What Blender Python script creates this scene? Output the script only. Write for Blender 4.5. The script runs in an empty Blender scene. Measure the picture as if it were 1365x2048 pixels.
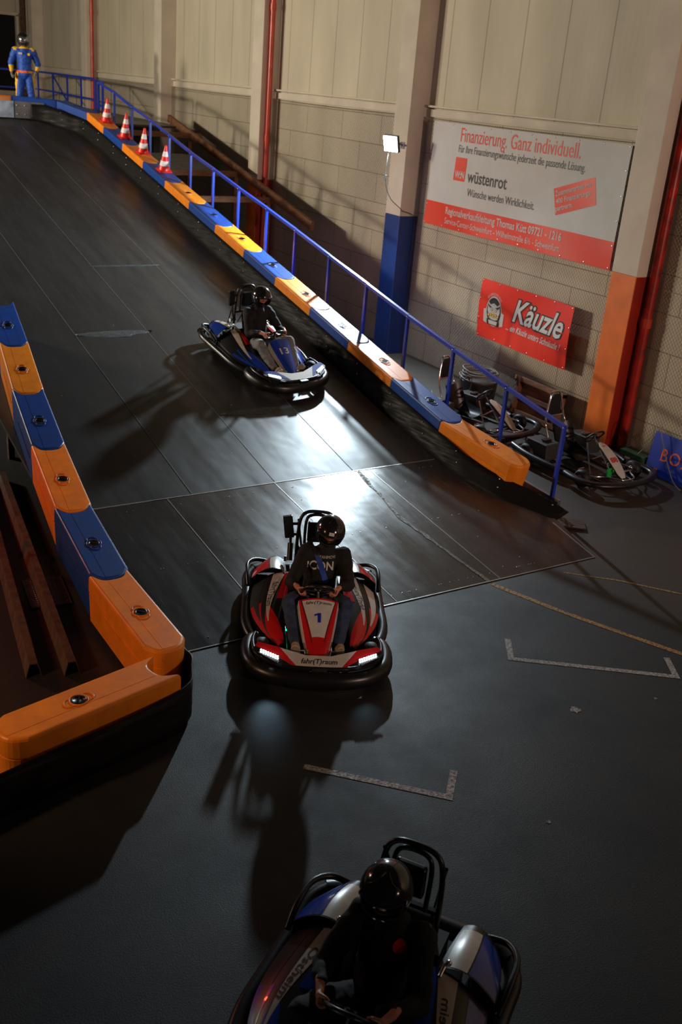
import bpy, bmesh, math, random
import numpy as np
from mathutils import Vector, Matrix, noise
random.seed(7)
S = bpy.context.scene
COL = S.collection
PI = math.pi

# ------------------------------------------------------------------ camera
cd = bpy.data.cameras.new('camera'); cam = bpy.data.objects.new('camera', cd); COL.objects.link(cam)
cd.sensor_fit = 'VERTICAL'; cd.sensor_height = 36; cd.lens = 2001.4 * 36 / 2048
_c = np.array([682.5, 1024.]); _f = 2001.403
def _r(px, py):
    a = np.array([px - _c[0], py - _c[1], _f]); return a / np.linalg.norm(a)
_Y = _r(-681, 50); _D = _r(280, 5700); _D = _D - (_D @ _Y) * _Y; _D /= np.linalg.norm(_D)
_R = np.array([np.cross(_Y, -_D), _Y, -_D])
cam.matrix_world = Matrix(((_R[0, 0], -_R[0, 1], -_R[0, 2], 0), (_R[1, 0], -_R[1, 1], -_R[1, 2], 0),
                           (_R[2, 0], -_R[2, 1], -_R[2, 2], 5.0), (0, 0, 0, 1)))
cd.clip_end = 200
cd.dof.use_dof = True; cd.dof.focus_distance = 9.2; cd.dof.aperture_fstop = 2.4
S.camera = cam

# ------------------------------------------------------------------ world, exposure
w = bpy.data.worlds.new('world'); S.world = w; w.use_nodes = True
w.node_tree.nodes['Background'].inputs[0].default_value = (1.0, .72, .6, 1)
w.node_tree.nodes['Background'].inputs[1].default_value = .010
S.view_settings.view_transform = 'Standard'; S.view_settings.look = 'None'
S.view_settings.gamma = 1; S.view_settings.use_curve_mapping = False
S.view_settings.exposure = 0.0

def light(name, kind, loc, target, power, color, size=.3, spot=None, blend=.5):
    l = bpy.data.lights.new(name, kind); o = bpy.data.objects.new(name, l); COL.objects.link(o)
    l.energy = power; l.color = color
    if kind == 'AREA': l.shape = 'DISK'; l.size = size
    else: l.shadow_soft_size = size
    if kind == 'SPOT': l.spot_size = math.radians(spot); l.spot_blend = blend
    o.location = loc
    o.rotation_euler = (Vector(target) - Vector(loc)).to_track_quat('-Z', 'Y').to_euler()
    return o
# LED floodlight on the column, hall light far left, warm/red lights near the pit
LAMP = Vector((11.25, 16.39, 4.04))
light('flood_light', 'AREA', (11.18, 16.35, 4.02), (5.8, 15.3, 2.2), 880, (.73, .90, 1.0), .24)
light('hall_light', 'SPOT', (-5.0, 23.0, 6.1), (12, 22.5, 3.4), 4000, (1.0, .86, .68), .34, 118, .4)
light('pit_light', 'SPOT', (-1.5, 6.6, 2.6), (2.7, 7.6, .4), 230, (1.0, .58, .30), .15, 80, .8)
light('front_light', 'SPOT', (8.5, -9.0, 5.6), (11.3, 14, 4.6), 4300, (1.0, .68, .55), .4, 78, 1.0)
light('fill_light', 'AREA', (-6.0, 26.0, 6.7), (12, 22, 4.5), 550, (1.0, .90, .70), 1.6).data.spread = math.radians(125)  # unseen soft fill, added to brighten the wall and soften the rail shadows
light('exit_light', 'SPOT', (.3, 12.0, 2.2), (2.3, 9.6, .0), 120, (1.0, .06, .02), .1, 90, .9)

# ------------------------------------------------------------------ materials
MATS = {}
def mat(name, col, rough=.5, metal=0., var=.0, scale=6., bump=0., bscale=60., emit=None, es=0., alpha=1., spec=.5, coat=0., stretch=None, trans=0.):
    if name in MATS: return MATS[name]
    m = bpy.data.materials.new(name); m.use_nodes = True; nt = m.node_tree; b = nt.nodes['Principled BSDF']
    b.inputs['Base Color'].default_value = (*col, 1); b.inputs['Roughness'].default_value = rough
    b.inputs['Metallic'].default_value = metal; b.inputs['Specular IOR Level'].default_value = spec
    b.inputs['Coat Weight'].default_value = coat; b.inputs['Alpha'].default_value = alpha
    b.inputs['Transmission Weight'].default_value = trans
    if emit: b.inputs['Emission Color'].default_value = (*emit, 1); b.inputs['Emission Strength'].default_value = es
    if var or bump:
        tc = nt.nodes.new('ShaderNodeTexCoord'); mp = nt.nodes.new('ShaderNodeMapping')
        nt.links.new(tc.outputs['Object'], mp.inputs[0])
        if stretch: mp.inputs['Scale'].default_value = stretch
    if var:
        n = nt.nodes.new('ShaderNodeTexNoise'); n.inputs['Scale'].default_value = scale; n.inputs['Detail'].default_value = 6
        nt.links.new(mp.outputs[0], n.inputs['Vector'])
        r = nt.nodes.new('ShaderNodeMapRange'); r.inputs['From Min'].default_value = .3; r.inputs['From Max'].default_value = .7
        r.inputs['To Min'].default_value = 1 - var; r.inputs['To Max'].default_value = 1 + var * .6
        nt.links.new(n.outputs['Fac'], r.inputs['Value'])
        mx = nt.nodes.new('ShaderNodeVectorMath'); mx.operation = 'SCALE'; mx.inputs[0].default_value = col
        nt.links.new(r.outputs[0], mx.inputs['Scale']); nt.links.new(mx.outputs[0], b.inputs['Base Color'])
        r2 = nt.nodes.new('ShaderNodeMapRange'); r2.inputs['From Min'].default_value = .3; r2.inputs['From Max'].default_value = .7
        r2.inputs['To Min'].default_value = min(1, rough * (1 + var * .5)); r2.inputs['To Max'].default_value = rough * (1 - var * .4)
        nt.links.new(n.outputs['Fac'], r2.inputs['Value']); nt.links.new(r2.outputs[0], b.inputs['Roughness'])
    if bump:
        n2 = nt.nodes.new('ShaderNodeTexNoise'); n2.inputs['Scale'].default_value = bscale; n2.inputs['Detail'].default_value = 4
        nt.links.new(mp.outputs[0], n2.inputs['Vector'])
        bp = nt.nodes.new('ShaderNodeBump'); bp.inputs['Strength'].default_value = bump; bp.inputs['Distance'].default_value = .01
        nt.links.new(n2.outputs['Fac'], bp.inputs['Height']); nt.links.new(bp.outputs[0], b.inputs['Normal'])
    MATS[name] = m; return m

M_ORANGE = mat('barrier_orange', (.88, .25, .010), .42, var=.18, scale=5, bump=.08, bscale=30)
M_BLUE = mat('barrier_blue', (.007, .055, .30), .42, var=.22, scale=5, bump=.08, bscale=30)
M_BLACKPL = mat('black_plastic', (.010, .010, .011), .32, var=.2, scale=8)
M_RUBBER = mat('black_rubber', (.009, .008, .009), .6, var=.4, scale=12, bump=.25, bscale=50)
M_SKIRT = mat('belt_rubber', (.006, .005, .005), .6, spec=.2, var=.7, scale=3, bump=.3, bscale=18, stretch=(1, 1, 9))
M_STEEL = mat('steel', (.55, .56, .58), .28, 1.0, var=.2, scale=20)
M_CHROME = mat('chrome', (.8, .8, .82), .12, 1.0)
M_BOLT = mat('bolt_metal', (.75, .75, .78), .3, 1.0)
M_RAIL = mat('rail_blue', (.010, .040, .42), .34, var=.15, scale=10)
M_COLW = mat('column_cream', (.62, .55, .45), .7, var=.1, scale=2, bump=.15, bscale=20)
M_COLB = mat('column_blue', (.005, .035, .20), .42, var=.15, scale=3)
M_COLO = mat('column_orange', (.80, .17, .012), .5, var=.18, scale=3)
M_PIPE = mat('pipe_red', (.50, .045, .02), .32, var=.2, scale=6)
M_WHITE = mat('white_vinyl', (.62, .62, .60), .75, var=.04, scale=3, spec=.25)
M_RED = mat('sign_red', (.78, .030, .012), .4)
M_BRED = mat('banner_red', (.80, .05, .012), .4, var=.06, scale=4)
M_BLACK = mat('ink_black', (.012, .012, .012), .5)
M_WOOD = mat('timber', (.20, .085, .035), .7, var=.4, scale=6, stretch=(1, 1, 8), bump=.3, bscale=30)
M_SKIN = mat('skin', (.62, .26, .16), .5, var=.08, scale=20)
M_HOOD = mat('black_fabric', (.006, .006, .0065), .85, bump=.5, bscale=24)
M_JEANS = mat('denim', (.030, .050, .105), .85, var=.35, scale=14, bump=.4, bscale=30)
M_GREYP = mat('grey_fabric', (.19, .19, .19), .85, var=.2, scale=10, bump=.4, bscale=30)
M_HELM = mat('helmet_black', (.012, .012, .013), .16, coat=.6)
M_VISOR = mat('visor', (.03, .03, .035), .05, alpha=.22, coat=1.)
M_VISORD = mat('visor_dark', (.01, .01, .012), .05, alpha=.93, coat=1.)
M_SOLE = mat('shoe_sole', (.42, .34, .26), .7, var=.2, scale=20)
M_SHOE = mat('shoe_tan', (.30, .22, .15), .8)
M_KRED = mat('kart_red', (.60, .012, .014), .22, coat=.4)
M_KBLUE = mat('kart_blue', (.012, .045, .33), .22, coat=.4)
M_KWHITE = mat('kart_white', (.62, .60, .57), .3, coat=.3, var=.1, scale=14)
M_KTAN = mat('kart_cream', (.55, .47, .38), .3, coat=.3, var=.15, scale=14)
M_INKB = mat('ink_blue', (.01, .03, .40), .4)
M_DGREY = mat('dark_grey_cover', (.035, .033, .033), .5, var=.3, scale=8)
M_LED = mat('led_white', (.9, .95, 1), .3, emit=(.80, .93, 1.0), es=30)
M_LEDG = mat('led_green', (0, .5, .1), .3, emit=(0, 1, .25), es=6)
M_LEDR = mat('led_red', (.5, 0, 0), .3, emit=(1, .03, .01), es=5)
M_FLOODF = mat('flood_face', (1, 1, 1), .3, emit=(.82, .94, 1.0), es=60)
M_YELLOW = mat('yellow_cloth', (.80, .46, .02), .7)
M_SUIT = mat('suit_blue', (.008, .07, .42), .6, bump=.4, bscale=14)
M_CONER = mat('cone_red', (.80, .018, .012), .4)
M_CONEW = mat('cone_white', (.80, .72, .70), .35)
M_WIRE = mat('fence_wire', (.16, .12, .08), .5, .6)
M_PAINTW = mat('worn_white_paint', (.30, .29, .28), .7, var=.75, scale=45)
M_PAINTY = mat('worn_yellow_paint', (.30, .17, .045), .7, var=.85, scale=40)
M_DARKV = mat('dark_opening', (.004, .004, .004), .9)
M_RUST = mat('rusty_steel', (.13, .075, .05), .6, .3, var=.5, scale=9, bump=.2)
M_GALV = mat('galvanised_sheet', (.22, .22, .23), .4, .7, var=.3, scale=5)
M_CABLE = mat('cable_grey', (.20, .18, .15), .6)
M_CABLED = mat('cable_dark', (.03, .03, .03), .6)
M_GREEN = mat('green_paint', (.02, .07, .03), .5, var=.2)
M_GREENB = mat('bright_green', (.01, .42, .06), .4)
M_SILVER = mat('emblem_silver', (.55, .53, .50), .45)
M_GOLD = mat('emblem_yellow', (.85, .50, .03), .45)
M_BELT = mat('belt_blue', (.01, .06, .38), .6)
M_LETO = mat('letter_orange', (.85, .12, .02), .6, var=.4, scale=40)

def floor_mat():
    m = mat('asphalt_floor', (.020, .020, .022), .5); nt = m.node_tree; b = nt.nodes['Principled BSDF']
    tc = nt.nodes.new('ShaderNodeTexCoord')
    n1 = nt.nodes.new('ShaderNodeTexNoise'); n1.inputs['Scale'].default_value = .7; n1.inputs['Detail'].default_value = 8; n1.inputs['Roughness'].default_value = .65
    n2 = nt.nodes.new('ShaderNodeTexNoise'); n2.inputs['Scale'].default_value = 90; n2.inputs['Detail'].default_value = 3
    for n in (n1, n2): nt.links.new(tc.outputs['Object'], n.inputs['Vector'])
    cr = nt.nodes.new('ShaderNodeValToRGB')
    cr.color_ramp.elements[0].position = .36; cr.color_ramp.elements[0].color = (.007, .008, .010, 1)
    cr.color_ramp.elements[1].position = .68; cr.color_ramp.elements[1].color = (.023, .023, .024, 1)
    nt.links.new(n1.outputs['Fac'], cr.inputs[0])
    # the bare brownish concrete strip by the wall
    sx = nt.nodes.new('ShaderNodeSeparateXYZ'); nt.links.new(tc.outputs['Object'], sx.inputs[0])
    ad = nt.nodes.new('ShaderNodeMath'); ad.operation = 'ADD'; nt.links.new(sx.outputs[0], ad.inputs[0]); nt.links.new(n1.outputs['Fac'], ad.inputs[1])
    mr = nt.nodes.new('ShaderNodeMapRange'); mr.inputs[1].default_value = 8.6; mr.inputs[2].default_value = 9.4
    nt.links.new(ad.outputs[0], mr.inputs[0])
    mx = nt.nodes.new('ShaderNodeMixRGB'); nt.links.new(mr.outputs[0], mx.inputs[0]); nt.links.new(cr.outputs[0], mx.inputs[1]); mx.inputs[2].default_value = (.038, .027, .021, 1)
    # fine speckle
    sp = nt.nodes.new('ShaderNodeMapRange'); sp.inputs[1].default_value = .3; sp.inputs[2].default_value = .75; sp.inputs[3].default_value = .6; sp.inputs[4].default_value = 1.7
    nt.links.new(n2.outputs['Fac'], sp.inputs[0])
    vm = nt.nodes.new('ShaderNodeVectorMath'); vm.operation = 'SCALE'; nt.links.new(mx.outputs[0], vm.inputs[0]); nt.links.new(sp.outputs[0], vm.inputs['Scale'])
    nt.links.new(vm.outputs[0], b.inputs['Base Color'])
    rr = nt.nodes.new('ShaderNodeMapRange'); rr.inputs[1].default_value = .3; rr.inputs[2].default_value = .7; rr.inputs[3].default_value = .72; rr.inputs[4].default_value = .50
    nt.links.new(n1.outputs['Fac'], rr.inputs[0]); nt.links.new(rr.outputs[0], b.inputs['Roughness'])
    bp = nt.nodes.new('ShaderNodeBump'); bp.inputs['Strength'].default_value = .5; bp.inputs['Distance'].default_value = .004
    nt.links.new(n2.outputs['Fac'], bp.inputs['Height']); nt.links.new(bp.outputs[0], b.inputs['Normal'])
    return m
def ramp_mat(name, base, r0, r1, scr):
    m = mat(name, base, .3); nt = m.node_tree; b = nt.nodes['Principled BSDF']
    tc = nt.nodes.new('ShaderNodeTexCoord')
    mp = nt.nodes.new('ShaderNodeMapping'); mp.inputs['Scale'].default_value = (3.0, .35, 1)
    nt.links.new(tc.outputs['Object'], mp.inputs[0])
    n = nt.nodes.new('ShaderNodeTexNoise'); n.inputs['Scale'].default_value = 1.6; n.inputs['Detail'].default_value = 9; n.inputs['Roughness'].default_value = .6
    nt.links.new(mp.outputs[0], n.inputs['Vector'])
    mr = nt.nodes.new('ShaderNodeMapRange'); mr.inputs[1].default_value = .35; mr.inputs[2].default_value = .7; mr.inputs[3].default_value = r0; mr.inputs[4].default_value = r1
    nt.links.new(n.outputs['Fac'], mr.inputs[0]); nt.links.new(mr.outputs[0], b.inputs['Roughness'])
    # scuffs: thin streaks along the driving direction
    mp2 = nt.nodes.new('ShaderNodeMapping'); mp2.inputs['Scale'].default_value = (60, 2.5, 1); mp2.inputs['Rotation'].default_value = (0, 0, .15)
    nt.links.new(tc.outputs['Object'], mp2.inputs[0])
    n3 = nt.nodes.new('ShaderNodeTexNoise'); n3.inputs['Scale'].default_value = 1.; n3.inputs['Detail'].default_value = 5
    nt.links.new(mp2.outputs[0], n3.inputs['Vector'])
    m3 = nt.nodes.new('ShaderNodeMapRange'); m3.inputs[1].default_value = .66; m3.inputs[2].default_value = .78; m3.inputs[3].default_value = 0; m3.inputs[4].default_value = scr
    nt.links.new(n3.outputs['Fac'], m3.inputs[0])
    va = nt.nodes.new('ShaderNodeMapRange'); va.inputs[1].default_value = .3; va.inputs[2].default_value = .7; va.inputs[3].default_value = .6; va.inputs[4].default_value = 1.5
    nt.links.new(n.outputs['Fac'], va.inputs[0])
    vm = nt.nodes.new('ShaderNodeVectorMath'); vm.operation = 'SCALE'; vm.inputs[0].default_value = base; nt.links.new(va.outputs[0], vm.inputs['Scale'])
    mx = nt.nodes.new('ShaderNodeMixRGB'); nt.links.new(m3.outputs[0], mx.inputs[0]); nt.links.new(vm.outputs[0], mx.inputs[1]); mx.inputs[2].default_value = (.25, .25, .25, 1)
    nt.links.new(mx.outputs[0], b.inputs['Base Color'])
    n4 = nt.nodes.new('ShaderNodeTexNoise'); n4.inputs['Scale'].default_value = 1.6; n4.inputs['Detail'].default_value = 2.5
    nt.links.new(tc.outputs['Object'], n4.inputs['Vector'])
    bp = nt.nodes.new('ShaderNodeBump'); bp.inputs['Strength'].default_value = .5; bp.inputs['Distance'].default_value = .02
    nt.links.new(n4.outputs['Fac'], bp.inputs['Height']); nt.links.new(bp.outputs[0], b.inputs['Normal'])
    return m
def wall_mat():
    m = mat('wall_surface', (.55, .49, .38), .65); nt = m.node_tree; b = nt.nodes['Principled BSDF']
    tc = nt.nodes.new('ShaderNodeTexCoord'); sp = nt.nodes.new('ShaderNodeSeparateXYZ'); nt.links.new(tc.outputs['Object'], sp.inputs[0])
    cb = nt.nodes.new('ShaderNodeCombineXYZ'); nt.links.new(sp.outputs[1], cb.inputs[0]); nt.links.new(sp.outputs[2], cb.inputs[1])
    br = nt.nodes.new('ShaderNodeTexBrick'); nt.links.new(cb.outputs[0], br.inputs['Vector'])
    br.inputs['Scale'].default_value = 1; br.inputs['Brick Width'].default_value = 1.5; br.inputs['Row Height'].default_value = .56
    br.inputs['Mortar Size'].default_value = .008; br.inputs['Mortar Smooth'].default_value = .3
    br.inputs['Color1'].default_value = (.60, .53, .41, 1); br.inputs['Color2'].default_value = (.55, .49, .38, 1); br.inputs['Mortar'].default_value = (.23, .19, .14, 1)
    def band(node_out, period, width):
        d = nt.nodes.new('ShaderNodeMath'); d.operation = 'PINGPONG'; d.inputs[1].default_value = period / 2; nt.links.new(node_out, d.inputs[0])
        l = nt.nodes.new('ShaderNodeMapRange'); l.inputs[1].default_value = 0; l.inputs[2].default_value = width; l.inputs[3].default_value = 1; l.inputs[4].default_value = 0
        nt.links.new(d.outputs[0], l.inputs[0]); return l.outputs[0]
    seam = band(sp.outputs[1], 1.0, .018); rib = band(sp.outputs[1], .11, .05)
    mu = nt.nodes.new('ShaderNodeMixRGB'); nt.links.new(seam, mu.inputs[0]); mu.inputs[1].default_value = (.58, .52, .40, 1); mu.inputs[2].default_value = (.25, .22, .17, 1)
    gt = nt.nodes.new('ShaderNodeMath'); gt.operation = 'GREATER_THAN'; gt.inputs[1].default_value = 4.7; nt.links.new(sp.outputs[2], gt.inputs[0])
    mx = nt.nodes.new('ShaderNodeMixRGB'); nt.links.new(gt.outputs[0], mx.inputs[0]); nt.links.new(br.outputs['Color'], mx.inputs[1]); nt.links.new(mu.outputs[0], mx.inputs[2])
    n = nt.nodes.new('ShaderNodeTexNoise'); n.inputs['Scale'].default_value = .9; n.inputs['Detail'].default_value = 7
    mp = nt.nodes.new('ShaderNodeMapping'); mp.inputs['Scale'].default_value = (1, 1, .35); nt.links.new(tc.outputs['Object'], mp.inputs[0]); nt.links.new(mp.outputs[0], n.inputs['Vector'])
    r = nt.nodes.new('ShaderNodeMapRange'); r.inputs[1].default_value = .3; r.inputs[2].default_value = .7; r.inputs[3].default_value = .82; r.inputs[4].default_value = 1.1
    nt.links.new(n.outputs['Fac'], r.inputs[0])
    vm = nt.nodes.new('ShaderNodeVectorMath'); vm.operation = 'SCALE'; nt.links.new(mx.outputs[0], vm.inputs[0]); nt.links.new(r.outputs[0], vm.inputs['Scale'])
    nt.links.new(vm.outputs[0], b.inputs['Base Color'])
    ml = nt.nodes.new('ShaderNodeMath'); ml.operation = 'MULTIPLY'; nt.links.new(rib, ml.inputs[0]); nt.links.new(gt.outputs[0], ml.inputs[1])
    iv = nt.nodes.new('ShaderNodeMath'); iv.operation = 'MULTIPLY_ADD'; nt.links.new(br.outputs['Fac'], iv.inputs[0]); iv.inputs[1].default_value = -.6; nt.links.new(ml.outputs[0], iv.inputs[2])
    bp = nt.nodes.new('ShaderNodeBump'); bp.inputs['Strength'].default_value = .2; bp.inputs['Distance'].default_value = .006
    nt.links.new(iv.outputs[0], bp.inputs['Height']); nt.links.new(bp.outputs[0], b.inputs['Normal'])
    return m
M_FLOOR = floor_mat(); M_WALL = wall_mat()
M_RAMP1 = ramp_mat('ramp_plate_glossy', (.028, .026, .026), .32, .20, .5)
M_RAMP2 = ramp_mat('ramp_plate_worn', (.027, .025, .024), .44, .30, .25)

# ------------------------------------------------------------------ mesh builder
class MB:
    def __init__(s): s.v = []; s.f = []; s.m = []; s.sm = []; s.mats = []; s.tf = None
    def mi(s, m):
        if m not in s.mats: s.mats.append(m)
        return s.mats.index(m)
    def add(s, vs, fs, m, smooth=False):
        o = len(s.v); k = s.mi(m)
        if s.tf is not None: vs = [s.tf @ Vector(v) for v in vs]
        s.v += [tuple(v) for v in vs]
        for f in fs: s.f.append([i + o for i in f]); s.m.append(k); s.sm.append(smooth)
        return s
    def box(s, c, size, m, rot=None, taper=1.):
        hx, hy, hz = size[0] / 2, size[1] / 2, size[2] / 2
        vs = [Vector((x * (taper if z > 0 else 1), y * (taper if z > 0 else 1), z)) for x in (-hx, hx) for y in (-hy, hy) for z in (-hz, hz)]
        if rot is not None: vs = [rot @ v for v in vs]
        vs = [v + Vector(c) for v in vs]
        return s.add(vs, [(0, 1, 3, 2), (4, 6, 7, 5), (0, 4, 5, 1), (2, 3, 7, 6), (0, 2, 6, 4), (1, 5, 7, 3)], m)
    def bar(s, p, q, wd, ht, m, up=(0, 0, 1)):
        p, q = Vector(p), Vector(q); d = q - p; L = d.length; d.normalize()
        u = Vector(up); sx = d.cross(u)
        if sx.length < 1e-4: sx = d.cross(Vector((1, 0, 0)))
        sx.normalize(); uz = sx.cross(d)
        R = Matrix((sx, d, uz)).transposed()
        return s.box((p + q) / 2, (wd, L, ht), m, R)
    def tube(s, path, r, m, n=10, closed=False, caps=True, flat=1., up=None):
        P = [Vector(p) for p in path]; N = len(P)
        rr = r if isinstance(r, (list, tuple)) else [r] * N
        vs = []; prev = None
        for i in range(N):
            a = P[i - 1] if (i > 0 or closed) else P[i]; b = P[(i + 1) % N] if (i < N - 1 or closed) else P[i]
            t = (b - a).normalized()
            if up is not None:
                x = t.cross(Vector(up)).normalized()
            elif prev is None:
                x = t.orthogonal().normalized()
            else:
                x = prev - t * prev.dot(t)
                x = x.normalized() if x.length > 1e-6 else t.orthogonal().normalized()
            prev = x; y = x.cross(t)
            for k in range(n):
                an = 2 * PI * k / n
                vs.append(P[i] + x * math.cos(an) * rr[i] + y * math.sin(an) * rr[i] * flat)
        fs = []
        for i in range(N if closed else N - 1):
            j = (i + 1) % N
            for k in range(n):
                l = (k + 1) % n; fs.append((i * n + k, i * n + l, j * n + l, j * n + k))
        s.add(vs, fs, m, True)
        if caps and not closed:
            s.add(vs[:n], [tuple(range(n))[::-1]], m); s.add(vs[-n:], [tuple(range(n))], m)
        return s
    def lathe(s, prof, m, c=(0, 0, 0), n=24, axis='z', rot=None):
        vs = []
        for r, z in prof:
            for k in range(n):
                a = 2 * PI * k / n; v = Vector((r * math.cos(a), r * math.sin(a), z))
                if rot is not None: v = rot @ v
                vs.append(v + Vector(c))
        for i in range(len(prof) - 1):
            mm = m[i] if isinstance(m, list) else m
            s.add([], [], mm)
            o = len(s.v) if i == 0 else o
            if i == 0:
                s.v += [tuple((s.tf @ v) if s.tf is not None else v) for v in vs]
            k0 = s.mi(mm)
            for k in range(n):
                l = (k + 1) % n
                s.f.append([o + i * n + k, o + i * n + l, o + (i + 1) * n + l, o + (i + 1) * n + k]); s.m.append(k0); s.sm.append(True)
        k0 = s.mi(m[0] if isinstance(m, list) else m); k1 = s.mi(m[-1] if isinstance(m, list) else m)
        s.f.append([o + k for k in range(n)][::-1]); s.m.append(k0); s.sm.append(False)
        s.f.append([o + (len(prof) - 1) * n + k for k in range(n)]); s.m.append(k1); s.sm.append(False)
        return s
    def ell(s, c, r, m, nu=20, nv=12, rot=None, keep=None, smooth=True):
        vs = []; fs = []
        for j in range(nv + 1):
            el = -PI / 2 + PI * j / nv
            for i in range(nu):
                az = 2 * PI * i / nu
                v = Vector((r[0] * math.cos(el) * math.sin(az), r[1] * math.cos(el) * math.cos(az), r[2] * math.sin(el)))
                if rot is not None: v = rot @ v
                vs.append(v + Vector(c))
        for j in range(nv):
            for i in range(nu):
                if keep and not keep(((i + .5) / nu * 360 + 180) % 360 - 180, -90 + 180 * (j + .5) / nv): continue
                k = (i + 1) % nu; fs.append((j * nu + i, j * nu + k, (j + 1) * nu + k, (j + 1) * nu + i))
        return s.add(vs, fs, m, smooth)
    def prism(s, poly, z0, z1, m, fn=None, smooth=False):
        n = len(poly); vs = [(x, y, z0) for x, y in poly] + [(x, y, z1) for x, y in poly]
        if fn: vs = [fn(*v) for v in vs]
        fs = [tuple(range(n))[::-1], tuple(range(n, 2 * n))] + [(i, (i + 1) % n, (i + 1) % n + n, i + n) for i in range(n)]
        return s.add(vs, fs, m, smooth)
    def grid(s, fn, nu, nv, m, smooth=True):
        vs = [fn(i / nu, j / nv) for i in range(nu + 1) for j in range(nv + 1)]
        fs = [(i * (nv + 1) + j, (i + 1) * (nv + 1) + j, (i + 1) * (nv + 1) + j + 1, i * (nv + 1) + j + 1) for i in range(nu) for j in range(nv)]
        return s.add(vs, fs, m, smooth)
    def build(s, name, parent=None, loc=None, mods=None):
        if not s.f: return None
        me = bpy.data.meshes.new(name); me.from_pydata(s.v, [], s.f)
        for m in s.mats: me.materials.append(m)
        me.polygons.foreach_set('material_index', s.m); me.polygons.foreach_set('use_smooth', s.sm)
        me.validate(); me.update()
        bm = bmesh.new(); bm.from_mesh(me); bmesh.ops.recalc_face_normals(bm, faces=bm.faces); bm.to_mesh(me); bm.free()
        o = bpy.data.objects.new(name, me); COL.objects.link(o)
        if parent: o.parent = parent
        if loc is not None: o.location = loc
        return o
def tag(o, label=None, cat=None, group=None, kind=None):
    if label: o['label'] = label
    if cat: o['category'] = cat
    if group: o['group'] = group
    if kind: o['kind'] = kind
    return o
def empty(name, label, cat, loc=(0, 0, 0), rz=0, group=None):
    o = bpy.data.objects.new(name, None); COL.objects.link(o); o.empty_display_size = .1
    o.location = loc; o.rotation_euler = (0, 0, rz); return tag(o, label, cat, group)
def rebase(o, base):
    """move a top-level mesh's origin to its base point"""
    b = Vector(base); o.data.transform(Matrix.Translation(-b)); o.location = b; return o
def smooth_path(pts, n=8, closed=False):
    P = [Vector(p) for p in pts]; out = []; N = len(P)
    for i in range(N if closed else N - 1):
        p0 = P[i - 1] if (i > 0 or closed) else P[i]; p1 = P[i]; p2 = P[(i + 1) % N]
        p3 = P[(i + 2) % N] if (i + 2 < N or closed) else P[(i + 1) % N]
        for k in range(n):
            t = k / n
            out.append(.5 * ((2 * p1) + (-p0 + p2) * t + (2 * p0 - 5 * p1 + 4 * p2 - p3) * t * t + (-p0 + 3 * p1 - 3 * p2 + p3) * t ** 3))
    if not closed: out.append(P[-1])
    return out
def bevel(o, wdt=.01, seg=2):
    m = o.modifiers.new('bevel', 'BEVEL'); m.width = wdt; m.segments = seg; m.limit_method = 'ANGLE'; return o

# text -> flat triangles (x, y) lists
_tc = {}
def text_geo(body, size=1., shear=0., offset=0., align='CENTER', res=3, space=1.):
    key = (body, shear, offset, align, res, space)
    if key not in _tc:
        c = bpy.data.curves.new('t', 'FONT'); c.body = body; c.size = 1; c.shear = shear; c.offset = offset; c.align_x = align
        c.align_y = 'CENTER' if '\n' not in body else 'CENTER'; c.resolution_u = res; c.space_character = space; c.fill_mode = 'FRONT'
        o = bpy.data.objects.new('t', c); COL.objects.link(o)
        dg = bpy.context.evaluated_depsgraph_get(); dg.update()
        me = o.evaluated_get(dg).to_mesh()
        vs = [(v.co.x, v.co.y) for v in me.vertices]; fs = [tuple(p.vertices) for p in me.polygons]
        o.evaluated_get(dg).to_mesh_clear(); COL.objects.unlink(o); bpy.data.objects.remove(o); bpy.data.curves.remove(c)
        _tc[key] = (vs, fs)
    vs, fs = _tc[key]
    return [(x * size, y * size) for x, y in vs], fs
def put_text(mb, body, fn, m, size, width=None, **kw):
    """fn maps (x,y) of the lettering to a 3-D point; width stretches it to a given width"""
    vs, fs = text_geo(body, size, **kw)
    if not body.strip() or not vs: return
    if width:
        x0 = min(v[0] for v in vs); x1 = max(v[0] for v in vs); k = width / (x1 - x0)
        vs = [(v[0] * k, v[1]) for v in vs]
    mb.add([fn(x, y) for x, y in vs], fs, m)

# ------------------------------------------------------------------ ramp profile
RY = [0, 7.45, 10.27, 25.6, 26.6, 60]; RZ = [0, 0, .31, .31 + .2066 * 15.33, 3.6, 3.6]
def ramp_z(y): return float(np.interp(y, RY, RZ)) if y > 7.45 else 0.

# floor
mb = MB(); mb.add([(-14, -6, 0), (14, -6, 0), (14, 44, 0), (-14, 44, 0), (-14, -6, -.2), (14, -6, -.2), (14, 44, -.2), (-14, 44, -.2)],
                  [(0, 1, 2, 3), (4, 7, 6, 5), (0, 4, 5, 1), (1, 5, 6, 2), (2, 6, 7, 3), (3, 7, 4, 0)], M_FLOOR)
floor = tag(mb.build('floor'), kind='structure')

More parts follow.
